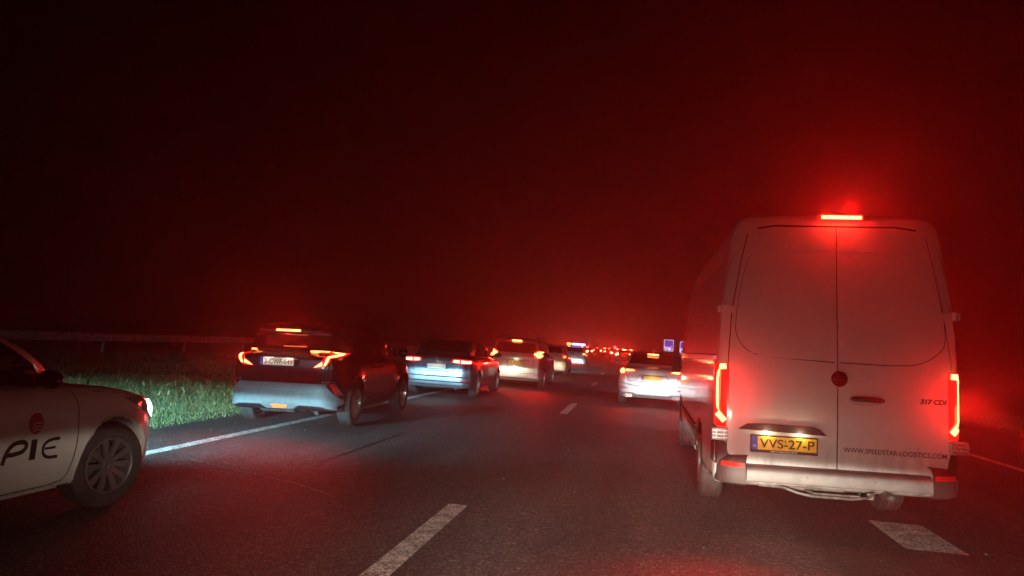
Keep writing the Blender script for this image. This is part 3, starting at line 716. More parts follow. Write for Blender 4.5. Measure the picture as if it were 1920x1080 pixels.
for d, sg in ((dl, -1), (dr, 1)):   # pressed window panel standing 5 mm proud
    P = [(sg*.04, 2.3), (sg*.62, 2.28), (sg*.76, 1.95), (sg*.785, 1.68), (sg*.72, 1.54), (sg*.56, 1.495), (sg*.04, 1.485)]
    obj('window_pressing', patch(bv, 0, P, off=.0165, thick=.004, st=.05, sm=1), VANP, d)
    P = [(sg*.04, 2.56), (sg*.62, 2.54), (sg*.66, 2.44), (sg*.63, 2.42), (sg*.04, 2.44)]
    obj('top_pressing', patch(bv, 0, P, off=.0165, thick=.004, st=.05), VANP, d)
for s in (-1, 1):
    for z in (1.90, .52+.44):
        c, nn = cast(bv, 0, s*.875, z)
        if z > 1.5:
            mb = MB().tube([(s*.93, c.y-.028, z-.035), (s*.93, c.y-.028, z+.035)], .026, 12).box((s*.885, c.y-.026, z), (.09, .018, .062)).box((s*.95, c.y-.004, z), (.05, .06, .062))
            obj('door_hinge', autosmooth(mb.mesh('h')), VANP, van)
    # side-wrapping strip of body colour beside the doors, seams
obj('door_gap', ribbons(bv, [(0, DO[:-1]), (0, DR), (0, [(-.64, 2.63), (-.5, 2.655), (.5, 2.655), (.66, 2.63)])], wd=.016, off=.002), GAP, van)
obj('centre_seal', ribbons(bv, [(0, [(.013, 2.64), (.013, .595)])], wd=.0065, off=.0128), GAP, van)
# lamps
for s in (-1, 1):
    P = [(s*.868, 1.44), (s*1.0, 1.43), (s*1.03, 1.3), (s*1.03, .90), (s*.868, .885)]
    lh = obj('tail_lamp', patch(bv, 0, P, off=.012, thick=.05, st=.04), REDL, van)
    G_ = [(s*.895, 1.405), (s*.955, 1.40), (s*.985, 1.37), (s*.99, 1.3), (s*.99, 1.06), (s*.975, 1.02), (s*.90, .94)]
    V, Fc = ribbon(bv, 0, G_, wd=.046, off=.0, st=.02, sm=1)
    V = [Vector(v)+Vector((0, -.034, 0)) for v in V]; mb = MB().add(V, Fc); n0 = len(V); mb.V += [tuple(Vector(v)+Vector((0, .02, 0))) for v in V]
    mb.F += [(f[0]+n0, f[1]+n0, f[2]+n0, f[3]+n0) for f in Fc]+[(2*i, 2*i+2, 2*i+2+n0, 2*i+n0) for i in range(n0//2-1)]+[(2*i+1, 2*i+3, 2*i+3+n0, 2*i+1+n0) for i in range(n0//2-1)]
    obj('light_guide', mb.mesh('guide'), BR_HOT, lh)
    mb = MB().box((s*.94, .0, .83), (.13, .1, .095)); rv = obj('reversing_lamp', mb.mesh('rev'), CLEARL, van)
    mb = MB()
    for i in range(3): mb.box((s*.94, -.052, .80+.03*i), (.12, .006, .008))
    mb.box((s*.905, -.053, .83), (.006, .006, .09)); mb.box((s*.97, -.053, .83), (.006, .006, .09)); obj('lens_ribs', mb.mesh('ribs'), CHR, rv)
    obj('corner_trim', patch(bv, 0, [(s*.885, .77), (s*1.0, .77), (s*1.0, .57), (s*.80, .57), (s*.86, .64)], off=.014, thick=.03, st=.04), DK, van)
# bumper: swept section following the rear corners
path = [(-.72, -.094), (-.5, -.105), (0, -.112), (.5, -.105), (.72, -.094)]
pathL = [(-.975, .42), (-.975, .2), (-.958, .06), (-.918, .0), (-.86, -.045), (-.725, -.088)]
sec = [(.05, .022), (.004, .024), (-.01, .03), (-.013, .038), (-.013, .11), (-.008, .122), (.0, .128), (.03, .14), (.09, .146)]
def sweep(path, sec, z0):
    R = chaikin(path, 2, False); V = []; n = len(R)
    for i, p in enumerate(R):
        a = Vector(R[max(i-1, 0)]); b_ = Vector(R[min(i+1, n-1)]); t = (b_-a).normalized(); q = Vector((-t.y, t.x))   # inward
        for dx, dz in sec: V.append((p[0]+q.x*dx, p[1]+q.y*dx, z0+dz))
    m = len(sec); return V, [(i*m+j, i*m+j+1, (i+1)*m+j+1, (i+1)*m+j) for i in range(n-1) for j in range(m-1)]
bu = obj('rear_bumper', autosmooth(MB().add(*sweep(path, sec, .435)).mesh('bumper', True), 40), BUMPG, van)
obj('bumper_corner', autosmooth(MB().add(*sweep(pathL, [(.06, -.03), (.0, -.005), (-.004, .03), (-.002, .17), (.03, .22), (.09, .23)], .435)).mesh('bc', True), 40), DK, van)
obj('bumper_corner', autosmooth(MB().add(*sweep([(-x, y) for x, y in reversed(pathL)], [(.06, -.03), (.0, -.005), (-.004, .03), (-.002, .17), (.03, .22), (.09, .23)], .435)).mesh('bc', True), 40), DK, van)
for s in (-1, 1):
    Pp = [(.735, -.087), (.80, -.07), (.86, -.045), (.912, -.003)]; Pp = [(s*x, y) for x, y in Pp]; Pp = Pp if s > 0 else Pp[::-1]
    obj('bumper_reflector', MB().add(*sweep(Pp, [(.02, .0), (-.012, .002), (-.012, .04), (.02, .042)], .565)).mesh('rf'), REFL, bu)
obj('step_tread', autosmooth(MB().add(*sweep(path, [(.02, .146), (.03, .158), (.16, .165)], .432)).mesh('step', True), 40), PLAST, van)
for x in (-.64, -.24, .29, .69):
    mb = MB(); mb.lathe([(0, .001), (.004, .011), (0, .013), (-.01, .014)], 14, M((x, -.121 if abs(x) < .5 else -.108, .525)) @ Matrix.Rotation(-PI/2, 4, 'Z')); obj('parking_sensor', mb.mesh('s'), BUMPG, bu)
# plate, garnish, badge, handle, lettering
GA = VS([(-.72, .819), (-.70, .835), (-.652, .865), (-.5, .872), (-.158, .867), (-.11, .85), (-.054, .803)])
obj('plate_lamp_trim', patch(bv, 0, GA, off=.03, thick=.03, st=.04), DK, dl)
plate(van, -.415, -.02, .775, 'VVS-27-P', YEL, BLACKP, sub='SMEETS MERCEDES-BENZ', small='1')
mb = MB(); mb.lathe([(0, .066), (.012, .066), (.018, .06), (.022, .03), (.024, .001)], 40, M((.02, -.012, 1.343)) @ Matrix.Rotation(-PI/2, 4, 'Z')); bd = obj('badge', autosmooth(mb.mesh('badge')), mat('badge_black', (.03, .008, .01), .15, 0, .8), van)
mb = MB(); mb.tube([(.02+.058*math.cos(2*PI*k/32), -.03, 1.343+.058*math.sin(2*PI*k/32)) for k in range(33)], .0035, 6)
for k in range(3):
    a = PI/2+2*PI*k/3; mb.prism([(.008*math.cos(a+1.57), .008*math.sin(a+1.57)), (.052*math.cos(a), .052*math.sin(a)), (-.008*math.cos(a+1.57), -.008*math.sin(a+1.57))], lambda p, q: (.02+p, -.034, 1.343+q), lambda p, q: (.02+p, -.038, 1.343+q))
obj('badge_star', mb.mesh('star'), mat('smoked_chrome', (.12, .04, .04), .2, 1), bd)
obj('recess_shade', patch(bv, 0, [(.10+.13*(1+math.cos(a))*1.05, 1.172+.045*math.sin(a)) for a in [2*PI*k/24 for k in range(24)]], off=.012, thick=.003, st=.03), mat('van_white_shaded', (.42, .41, .4), .4, 0, .5), dr)  # darker oval paints the shade of a hollow; patch is not sunk
mb = MB(); mb.tube([(.115, -.02, 1.185), (.14, -.045, 1.186), (.25, -.052, 1.184), (.34, -.045, 1.18), (.368, -.02, 1.178)], [.012, .02, .02, .02, .012], 12)
me_ = mb.mesh('handle', True); me_.transform(Matrix.Diagonal((1, 1, 1, 1))); obj('door_handle', me_, DK, dr)
text_on(bv, 0, 'WWW.SPEEDSTAR-LOGISTICS.COM', .46, .755, .79, dr, BLACKP, off=.0135, bold=.0015, rot=-.006, hscale=1.12)
text_on(bv, 0, '317 CDI', .755, 1.188, .205, dr, DK, off=.014, shear=.25, bold=.004, hscale=.95)
# high brake lamp
mb = MB().box((.045, .16, 2.735), (.36, .14, .045)); bl = obj('high_brake_lamp', mb.mesh('housing'), REDL, van)
mb = MB().box((.045, .082, 2.728), (.325, .014, .028)); obj('light_bar', mb.mesh('bar'), BR_HOT, bl)
obj('camera_pod', MB().box((.045, .17, 2.766), (.11, .06, .018)).mesh(), DK, bl)
# left/right flanks: rails, rub strips, seams, mirrors, windows
for az, s in ((90, 1), (-90, -1)):
    f = lambda P: [(s*u, z) for u, z in P]
    obj('rub_strip', patch(bv, az, f([(2.2, .62), (5.3, .62), (5.3, .70), (2.2, .70)]), off=.02, thick=.02, st=.12), PLAST, van)
    obj('sill_strip', patch(bv, az, f([(2.2, .42), (5.3, .42), (5.3, .46), (2.2, .46)]), off=.02, thick=.02, st=.12), VANP, van)
    for wy_ in VW:
        R_ = [(wy_+.45*math.cos(a), .35+.45*math.sin(a)) for a in [PI*k/16 for k in range(17)]]
        obj('arch_trim', ribbons(bv, [(az, f(R_))], wd=.05, off=.01), DK, van)
    obj('side_seam', ribbons(bv, [(az, f([(2.3, .5), (2.3, 2.35)])), (az, f([(3.9, .5), (3.9, 2.35)])), (az, f([(.15, 1.5), (5.1, 1.5)])), (az, f([(5.2, .5), (5.15, 1.5), (5.17, 2.2)]))], wd=.012), GAP, van)
    obj('side_crease', ribbons(bv, [(az, f([(.3, 2.33), (3.2, 2.36), (5.2, 2.3)])), (az, f([(.3, 1.44), (3.2, 1.42), (5.1, 1.44)]))], wd=.018, off=.008), CHR, van)
    obj('side_window', patch(bv, az, f([(5.25, 1.5), (6.1, 1.5), (5.7, 2.2), (5.25, 2.22)]), off=.004, st=.1), GLASS, van)
    mb = MB().box((s*1.06, 6.2, 1.30), (.13, .1, .26)).tube([(s*.95, 6.23, 1.25), (s*1.05, 6.2, 1.25)], .03)
    obj('door_mirror', mb.mesh('m'), PLAST, van)
obj('windscreen', patch(bv, 'top', [(-.8, 6.15), (.8, 6.15), (.72, 5.67), (-.72, 5.67)], st=.12, off=.004), GLASS, van)
# under the tail: spare wheel carrier, tow eye, exhaust
mb = MB()
mb.tube([(-.42, -.02, .42), (-.3, -.05, .385), (-.2, -.06, .37), (.12, -.07, .37), (.24, -.05, .385), (.3, -.02, .42)], .012, 8)
mb.tube([(-.25, .2, .40), (-.17, -.03, .385), (.18, -.03, .385), (.25, .2, .40)], .014, 8); mb.box((.27, -.02, .395), (.05, .03, .05)); mb.tube([(-.6, .1, .41), (-.3, .1, .40), (.1, .12, .40)], .016, 8)
obj('spare_carrier', mb.mesh('carrier'), STEEL, van)
mb = MB(); mb.tube([(.42, .3, .42), (.42, 0, .40), (.43, -.06, .39)], .028, 10); obj('exhaust', mb.mesh('e', True), STEEL, van)
mb = MB().tube([(-.75, 1.66, .35), (.75, 1.66, .35)], .06, 10); mb.lathe([(-.1, .02), (-.08, .13), (.08, .13), (.1, .02)], 16, M((0, 1.66, .35))); obj('rear_axle', mb.mesh('ax'), RIMD, van)
glow(van, (-.93, -.12, 1.18), (1, .012, .008), 58, .06, .04); glow(van, (.93, -.12, 1.18), (1, .012, .008), 58, .06, .04); glow(van, (.045, .02, 2.72), (1, .012, .008), 80, .04, .02)
for s in (-1, 1): beam(van, (s*.75, 6.96, .85), (.93, .97, 1), 900, .8)
o_ = bpy.data.lights.new('plate_lamp_light', 'POINT'); o_.energy = .2; o_.color = (1, .8, .5); o_.shadow_soft_size = .01
for x in (-.55, -.28): q = bpy.data.objects.new('plate_lamp_light', o_); C.objects.link(q); q.parent = van; q.location = (x, -.055, .86)

# ------------------------------------------------------------------ dark crossover on the shoulder
XP = paint('plum_black', (.014, .008, .012), .2, .22, (.04, .03, .03), .3, .2)
cr = thing('crossover', 'dark plum crossover with boomerang tail lamps straddling the left line', 'car', (-5.20, 10.42, 0), rad(2.0), tilt=-rad(1.3))
B = common('cross', cr, XP, RIMD, 'multi', h=.025); bv = B['bv']
SILV = mat('skirt_silver', (.095, .11, .12), .5, .0, noise=(12, (.065, .075, .082), .35, .7))
obj('rear_window', patch(bv, 0, [(-.56, 1.16), (.56, 1.16), (.46, 1.37), (-.46, 1.37)], st=.05, sm=1), GLASS, cr)
mb = MB().box((0, .30, 1.43), (.96, .2, .028)); sp_ = obj('roof_spoiler', mb.mesh('sp'), XP, cr)
mdl = sp_.modifiers.new('b', 'BEVEL'); mdl.width = .012; mdl.segments = 2
obj('high_brake_lamp', MB().box((0, .19, 1.428), (.37, .02, .028)).mesh(), BR_HOT, cr)
obj('tail_lip', autosmooth(MB().add(*sweep([(-.42, .05), (-.3, .02), (0, .0), (.3, .02), (.42, .05)], [(.05, -.02), (-.012, .008), (.05, .022)], 1.125)).mesh('lip', True), 30), XP, cr)
for s in (-1, 1):
    f = lambda P: [(s*u, z) for u, z in P]
    l_ = obj('tail_lamp', patch(bv, 0, f([(.34, 1.115), (.60, 1.135), (.72, 1.105), (.71, .98), (.62, .89), (.46, .89), (.60, .99), (.64, 1.07), (.60, 1.10)]), off=.02, thick=.03, st=.025), REDL, cr)
    obj('lamp_bar', patch(bv, 0, f([(.36, 1.122), (.60, 1.135), (.60, 1.112), (.40, 1.104)]), off=.026, thick=.006, st=.02), BR_MID, l_)
    obj('lamp_hook', patch(bv, 0, f([(.615, 1.125), (.70, 1.095), (.69, 1.0), (.65, .925), (.625, .93), (.65, 1.0), (.68, 1.075)]), off=.028, thick=.006, st=.02), BR_HOT, l_)
    obj('lamp_tooth', patch(bv, 0, f([(.48, .895), (.60, .985), (.605, .925)]), off=.028, thick=.006, st=.02), BR_HOT, l_)
    obj('bumper_reflector', patch(bv, 0, f([(.715, .66), (.765, .67), (.83, .52), (.79, .5)]), off=.014, thick=.01, st=.02), REFL, cr)
    obj('reflector_frame', ribbons(bv, [(0, f([(.62, .69), (.77, .69), (.84, .5), (.78, .48), (.62, .69)]))], wd=.012, off=.012), SILV, cr)
    for i, wy_ in enumerate(B['wy']):
        R_ = [(s*(wy_+.405*math.cos(a)), .345+.405*math.sin(a)) for a in [-.3+(PI+.6)*k/20 for k in range(21)]]
        obj('arch_cladding', ribbons(bv, [(90*s, R_)], wd=.05, off=.008), PLAST, cr)
    obj('sill_cladding', patch(bv, 90*s, f([(1.3, .26), (3.02, .26), (3.0, .42), (2.4, .40), (1.75, .44), (1.5, .5), (1.32, .46)]), off=.01, thick=.01, st=.06), PLAST, cr)
    obj('flank_crease', ribbons(bv, [(90*s, f([(1.15, .66), (1.6, .6), (2.6, .72), (3.0, .82)]))], wd=.006, off=.003), GAP, cr)
sk = obj('rear_skirt', patch(bv, 0, [(-.62, .655), (.62, .655), (.70, .60), (.86, .40), (.84, .27), (.72, .30), (.62, .335), (.30, .345), (.2, .29), (-.2, .29), (-.3, .345), (-.62, .335), (-.72, .30), (-.84, .27), (-.86, .40), (-.70, .60)], off=.02, thick=.03, st=.04), SILV, cr)
obj('skirt_crease', ribbons(bv, [(0, [(-.8, .30), (-.62, .36), (-.30, .37), (-.2, .315), (.2, .315), (.3, .37), (.62, .36), (.8, .30)]), (0, [(-.64, .56), (.62, .56)])], wd=.012, off=.023), PLASTG, sk)
obj('fog_lamp', patch(bv, 0, [(-.13, .348), (.13, .348), (.10, .305), (-.10, .305)], off=.026, thick=.01, st=.03), mat('fog_lens_glow', (.8, .12, .03), .2, 0, .6, emit=(1, .1, .01), es=.5), sk)  # faint emission put in for headlamp light caught by the orange lens
plate(cr, -.06, -.035+.03, .965, '2-CWF-049', PWH, PRED, blabel='B')
obj('plate_trim', patch(bv, 0, [(-.4, 1.045), (.4, 1.045), (.36, 1.075), (-.36, 1.075)], off=.02, thick=.02, st=.04), PLAST, cr)
mb = MB()
for (rx, rz, zz) in ((.05, .033, 0), (.018, .03, 0), (.034, .013, .012)): mb.tube([(-.01+rx*math.cos(2*PI*k/28), .02, 1.09+zz+rz*math.sin(2*PI*k/28)) for k in range(29)], .004, 6)
for v_ in mb.V: pass
bo = obj('badge', mb.mesh('badge', True), CHR, cr)
c_, _n = cast(bv, 0, 0, 1.09); bo.location = (0, c_.y-.03, 0)
q = bpy.data.objects.new('plate_lamp_light', o_); C.objects.link(q); q.parent = cr; q.location = (.12, -.07, 1.05)
q = bpy.data.objects.new('plate_lamp_light', o_); C.objects.link(q); q.parent = cr; q.location = (-.2, -.07, 1.05)
underside(cr, 1.8, .35); door_mirror(cr, .86, 2.95, 1.12, XP)
for s in (-1, 1): glow(cr, (s*.72, -.06, 1.03), (1, .012, .008), 9, .05, .04)
glow(cr, (0, .12, 1.41), (1, .012, .008), 26, .04)
for s in (-1, 1): beam(cr, (s*.68, 4.42, .72), (.42, .85, 1), 950, .8)
# ------------------------------------------------------------------ white taxi on the left
TXP = paint('taxi_white', (.55, .54, .53), .05, .33, (.25, .22, .2), .35, .3)
tx = thing('taxi', 'white taxi with black lettering and red globe emblem, front wheel turned', 'car', (-4.88, 1.585, 0))
B = common('sedan', tx, TXP, mat('hubcap_silver', (.15, .145, .145), .4, .6), 'ten', steer=-.19, h=.025, win=False, noseams=True); bv = B['bv']
DKR = mat('window_rubber', (.012, .012, .012), .5)
for az, s in ((90, 1), (-90, -1)):
    f = lambda P: [(s*u, z) for u, z in P]
    obj('side_window', patch(bv, az, f([(.98, 1.04), (1.35, 1.01), (1.95, 1.0), (1.95, 1.36), (1.5, 1.34)]), off=.004, st=.06), GLASS, tx)
    obj('side_window', patch(bv, az, f([(2.02, .985), (3.2, .965), (3.08, 1.10), (2.64, 1.33), (2.3, 1.385), (2.02, 1.375)]), off=.004, st=.05), GLASS, tx)
    obj('window_corner', patch(bv, az, f([(3.0, .955), (3.27, .955), (3.22, 1.0), (3.05, 1.06), (3.0, 1.06)]), off=.007, st=.04), DKR, tx)
    obj('door_seam', ribbons(bv, [(az, f([(3.28, .91), (3.335, .838), (3.352, .74), (3.347, .591), (3.324, .434), (3.30, .33), (3.25, .27), (2.7, .27), (2.0, .27)])), (az, f([(1.99, 1.0), (1.97, .27)]))], wd=.008, sm=1), GAP, tx)
    obj('bonnet_seam', ribbons(bv, [(az, f([(3.25, .955), (3.6, .965), (3.95, .90), (4.2, .82)]))], wd=.006), GAP, tx)
    obj('sill_panel', patch(bv, az, f([(1.45, .19), (3.2, .19), (3.24, .25), (1.45, .25)]), off=.018, thick=.02, st=.08), TXP, tx)
    R_ = [(s*(3.75+.375*math.cos(a)), .32+.375*math.sin(a)) for a in [-.35+(PI+.7)*k/24 for k in range(25)]]
    obj('arch_lip', ribbons(bv, [(az, R_)], wd=.03, off=.012), TXP, tx)
    hb = MB(); c, nn = cast(bv, az, s*2.2, .86); hb.tube([c+Vector((0, -.09, 0)), c+Vector((s*.035, -.07, .003)), c+Vector((s*.035, .07, .006)), c+Vector((0, .09, .008))], .011); obj('door_handle', hb.mesh('h', True), TXP, tx)
obj('windscreen', patch(bv, 'top', [(-.72, 3.40), (0, 3.5), (.72, 3.40), (.61, 2.72), (0, 2.76), (-.61, 2.72)], st=.08, off=.004), GLASS, tx)
obj('wiper', MB().tube([(-.2, 3.5, 1.03), (.5, 3.42, 1.045)], .008, 6).mesh(), DKR, tx)
door_mirror(tx, .80, 2.97, 1.0, mat('mirror_black', (.01, .01, .01), .15, 0, .6))
# lettering: strokes of the visible word end
STR = [[(2.705, .47), (2.725, .545), (2.775, .60), (2.86, .605), (2.893, .58), (2.87, .54), (2.80, .528), (2.735, .528)],
       [(2.952, .608), (2.946, .472)],
       [(3.18, .592), (3.10, .592), (3.045, .572), (3.03, .53), (3.045, .49), (3.09, .468), (3.172, .468)], [(3.05, .534), (3.148, .534)]]
mb = MB()
for i, S_ in enumerate(STR): mb.add(*ribbon(bv, 90, S_, wd=(.03, .052, .022, .016)[i], off=.004, st=.012, sm=2 if i in (0, 2) else 0))
mb.add(*ribbon(bv, 90, [(2.63, .6), (2.63, .47)], wd=.04, off=.004)); mb.add(*ribbon(bv, 90, [(2.60, .6), (2.5, .6), (2.45, .53), (2.5, .47)], wd=.024, off=.004, sm=2))
obj('lettering', mb.mesh('pie'), BLACKP, tx)
lg = obj('emblem', patch(bv, 90, ring(2.957, .714, .062, .071, 0), off=.003, thick=.001, st=.02), mat('emblem_red', (.38, .02, .02), .4), tx)
V_ = []
for k, (dz, w_) in enumerate(((-.045, .04), (-.025, .045), (-.002, .04))):
    V_.append((90, [(2.957-w_+.012, .714+dz-.008), (2.957, .714+dz+.008), (2.957+w_, .714+dz)]))
obj('emblem_arcs', ribbons(bv, V_, wd=.006, off=.006, sm=2), WHITE, lg)
for s in (-1, 1):
    hl = obj('head_lamp', patch(bv, s*132, [(s*u, z) for u, z in [(2.28, .835), (2.52, .83), (2.80, .77), (2.86, .68), (2.84, .62), (2.70, .63), (2.56, .69)]], off=.008, thick=.03, st=.03), mat('lamp_glass', (.35, .38, .42), .08, .3, 1), tx)
    obj('lamp_reflector', patch(bv, s*132, [(s*u, z) for u, z in [(2.58, .79), (2.80, .762), (2.855, .68), (2.835, .625), (2.72, .64), (2.62, .69)]], off=.014, thick=.004, st=.02), HEADW, hl)
    obj('bumper_trim', patch(bv, s*140, [(s*u, z) for u, z in [(2.75, .42), (2.95, .45), (2.97, .33), (2.78, .30)]], off=.008, thick=.02, st=.03), PLAST, tx)
obj('grille', patch(bv, 180, [(-.45, .58), (.45, .58), (.5, .35), (-.5, .35)], off=.008, st=.06), PLAST, tx)
for s in (-1, 1): beam(tx, (s*.66, 4.66, .67), (.38, .86, 1), 270 if s > 0 else 1500, .55 if s > 0 else 3.2, yawd=16 if s < 0 else 1, wide=1.3 if s > 0 else 3.2)
# ------------------------------------------------------------------ rear ends of the other cars
def tail(par, bv, outl, m, az=0, s=None, off=.012, hot=None, hm=None, nm='tail_lamp'):
    for s in (-1, 1):
        l_ = obj(nm, patch(bv, az, [(s*u, z) for u, z in outl], off=off, thick=.03, st=.03), m, par)
        if hot:
            for h_ in hot: obj('lit_segment', patch(bv, az, [(s*u, z) for u, z in h_], off=off+.006, thick=.004, st=.02), hm, l_)
def elli(x, z, rx, rz, n=16): return [(x+rx*math.cos(2*PI*k/n), z+rz*math.sin(2*PI*k/n)) for k in range(n)]
# dark saloon (second in the left lane)
P2 = paint('slate_metallic', (.10, .12, .16), .5, .34, (.1, .1, .1), .4, .25)
c2 = thing('saloon_car', 'dark slate saloon car with its rear lit bluish white, wedge tail lamps', 'car', (-5.0, 18.1, 0), rad(.6))
B = common('sedan', c2, P2, RIMS, 'five'); bv = B['bv']
obj('rear_window', patch(bv, 'top', [(-.62, .60), (.62, .60), (.52, 1.12), (0, 1.15), (-.52, 1.12)], st=.06, off=.004), GLASS, c2)
tail(c2, bv, [(.36, .88), (.40, .95), (.6, .965), (.84, .95), (.86, .86), (.6, .83)], REDL, hot=[[(.42, .875), (.43, .925), (.58, .93), (.58, .86)], [(.62, .86), (.62, .93), (.82, .92), (.82, .865)]], hm=mat('saloon_tail_lit', (.3, .05, .03), .3, emit=(1, .3, .18), es=1.8))
plate(c2, 0, -.03, .76, '', PWH, BLACKP)
mb = MB(); mb.tube([(.055*math.cos(2*PI*k/28), 0, .93+.055*math.sin(2*PI*k/28)) for k in range(29)], .006, 6); mb.tube([(-.036, 0, .962), (-.014, 0, .888), (0, 0, .93), (.014, 0, .888), (.036, 0, .962)], .005, 5); mb.tube([(-.02, 0, .975), (0, 0, .94), (.02, 0, .975)], .005, 5)
bo = obj('badge', mb.mesh('b', True), CHR, c2); bo.location = (0, cast(bv, 0, 0, .93)[0].y-.012, 0)
obj('boot_seam', ribbons(bv, [(0, [(-.86, .80), (-.62, .80), (-.58, .64), (.58, .64), (.62, .80), (.86, .80)])], wd=.014), GAP, c2)
obj('bumper_step', ribbons(bv, [(0, [(-.8, .52), (.8, .52)]), (0, [(-.82, .40), (.82, .40)])], wd=.03, off=.01), GAP, c2)
obj('rear_diffuser', patch(bv, 0, [(-.74, .33), (.74, .33), (.7, .2), (-.7, .2)], off=.012, st=.06), PLAST, c2)
obj('chrome_strip', ribbons(bv, [(0, [(-.7, .36), (.7, .36)])], wd=.016, off=.018), CHR, c2)
tail(c2, bv, [(.62, .44), (.82, .45), (.82, .425), (.62, .415)], REFL, nm='bumper_reflector')
underside(c2, 1.8, .3); door_mirror(c2, .84, 3.1, 1.06, P2)
# silver people carrier
P3 = paint('silver_metallic', (.40, .38, .36), .5, .36, (.2, .18, .16), .4, .3)
c3 = thing('people_carrier', 'silver people carrier with yellow plate and round glaring brake lamps', 'car', (-4.12, 24.5, 0), rad(.4))
B = common('mpv', c3, P3, RIMS, 'five'); bv = B['bv']
obj('rear_window', patch(bv, 0, [(-.68, 1.14), (.68, 1.14), (.6, 1.47), (-.6, 1.47)], st=.06), GLASS, c3)
tail(c3, bv, [(.60, 1.02), (.62, 1.2), (.72, 1.24), (.9, 1.2), (.9, 1.0), (.8, .97)], REDL, hot=[elli(.77, 1.10, .105, .105), elli(.635, 1.105, .025, .05, 10)], hm=BR_HOT)
obj('high_brake_lamp', MB().box((0, .19, 1.525), (.32, .03, .05)).mesh(), BR_HOT, c3)
plate(c3, 0, -.025, .82, 'ZJ-269-R', YEL, BLACKP)
obj('badge', autosmooth(MB().tube([(.05*math.cos(2*PI*k/20), -.0, 1.04+.05*math.sin(2*PI*k/20)) for k in range(21)], .007, 6).tube([(-.035, 0, 1.07), (-.012, 0, 1.0), (0, 0, 1.04), (.012, 0, 1.0), (.035, 0, 1.07)], .006, 5).mesh('b')), CHR, c3).location = (0, .02, 0)
obj('tailgate_seam', ribbons(bv, [(0, [(-.86, .98), (-.62, .96), (-.6, .66), (.6, .66), (.62, .96), (.86, .98)]), (0, [(-.5, .9), (.5, .9)])], wd=.014), GAP, c3)
obj('bumper_seam', ribbons(bv, [(0, [(-.85, .48), (.85, .48)])], wd=.02, off=.01), PLASTG, c3)
obj('rear_diffuser', patch(bv, 0, [(-.76, .33), (.76, .33), (.7, .2), (-.7, .2)], off=.012, st=.06), PLAST, c3)
tail(c3, bv, [(.62, .44), (.84, .45), (.84, .41), (.62, .40)], REFL, nm='bumper_reflector')
for s in (-1, 1): obj('roof_rail', MB().tube([(s*.62, .5, 1.62), (s*.62, .55, 1.67), (s*.62, 2.3, 1.67), (s*.62, 2.4, 1.62)], .015, 6).mesh('r', True), CHR, c3)
underside(c3, 1.8, .3); door_mirror(c3, .86, 3.0, 1.15, P3)
# white saloon ahead of the van
P5 = paint('pearl_white', (.62, .62, .64), .1, .35, (.35, .34, .33), .3, .2)
c5 = thing('white_saloon', 'white saloon car with lit tail lamps, brightly lit in front of the van', 'car', (.27, 20.3, 0), rad(.3))
B = common('sedan', c5, P5, RIMD, 'multi'); bv = B['bv']
obj('rear_window', patch(bv, 'top', [(-.64, .58), (.64, .58), (.54, 1.14), (0, 1.17), (-.54, 1.14)], st=.06, off=.004), GLASS, c5)
tail(c5, bv, [(.38, .905), (.5, .97), (.84, .98), (.88, .88), (.8, .84), (.6, .88)], REDL, hot=[[(.46, .92), (.52, .95), (.70, .955), (.68, .90)], elli(.78, .905, .066, .06)], hm=BR_HOT)
obj('high_brake_lamp', MB().box((0, 1.0, 1.375), (.30, .04, .035)).mesh(), BR_HOT, c5)
obj('roof_fin', MB().prism([(1.1, 1.40), (1.35, 1.42), (1.16, 1.53)], lambda y, z: (-.015, y, z), lambda y, z: (.015, y, z)).mesh(), P5, c5)
plate(c5, -.02, -.03, .76, '', YEL, BLACKP)
obj('plate_recess', ribbons(bv, [(0, [(-.45, .70), (-.34, .83), (.34, .83), (.45, .70)])], wd=.014), PLASTG, c5)
obj('boot_seam', ribbons(bv, [(0, [(-.86, .84), (-.66, .80), (-.62, .66), (.62, .66), (.66, .80), (.86, .84)])], wd=.014), GAP, c5)
obj('bumper_crease', ribbons(bv, [(0, [(-.84, .6), (-.5, .55), (.5, .55), (.84, .6)])], wd=.02, off=.008), PLASTG, c5)
obj('rear_diffuser', patch(bv, 0, [(-.84, .36), (-.5, .36), (-.4, .32), (.4, .32), (.5, .36), (.84, .36), (.78, .22), (-.78, .22)], off=.012, st=.05), PLASTG, c5)
tail(c5, bv, [(.64, .48), (.84, .5), (.84, .465), (.64, .45)], REFL, nm='bumper_reflector')
for s in (-1, 1):
    mb = MB()
    for x in (.56, .66):
        mb.lathe([(-.03, .038), (.04, .04), (.04, .032), (-.02, .03)], 18, M((s*x, .0, .28)) @ Matrix.Rotation(-PI/2, 4, 'Z'))
    obj('tail_pipe', autosmooth(mb.mesh('p')), CHR, c5)
mb = MB().tube([(.03, -.0, .3), (.05, .3, .27), (.5, .3, .27)], .02, 6); obj('exhaust', mb.mesh('e'), STEEL, c5)
door_mirror(c5, .88, 3.1, 1.06, P5)
o2_ = bpy.data.lights.new('plate_lamp_light', 'POINT'); o2_.energy = .5; o2_.color = (1, .85, .6); o2_.shadow_soft_size = .05
for c_, zz in ((c3, .9), (c5, .84), (c2, .84)):
    q = bpy.data.objects.new('plate_lamp_light', o2_); C.objects.link(q); q.parent = c_; q.location = (0, -.28, zz)
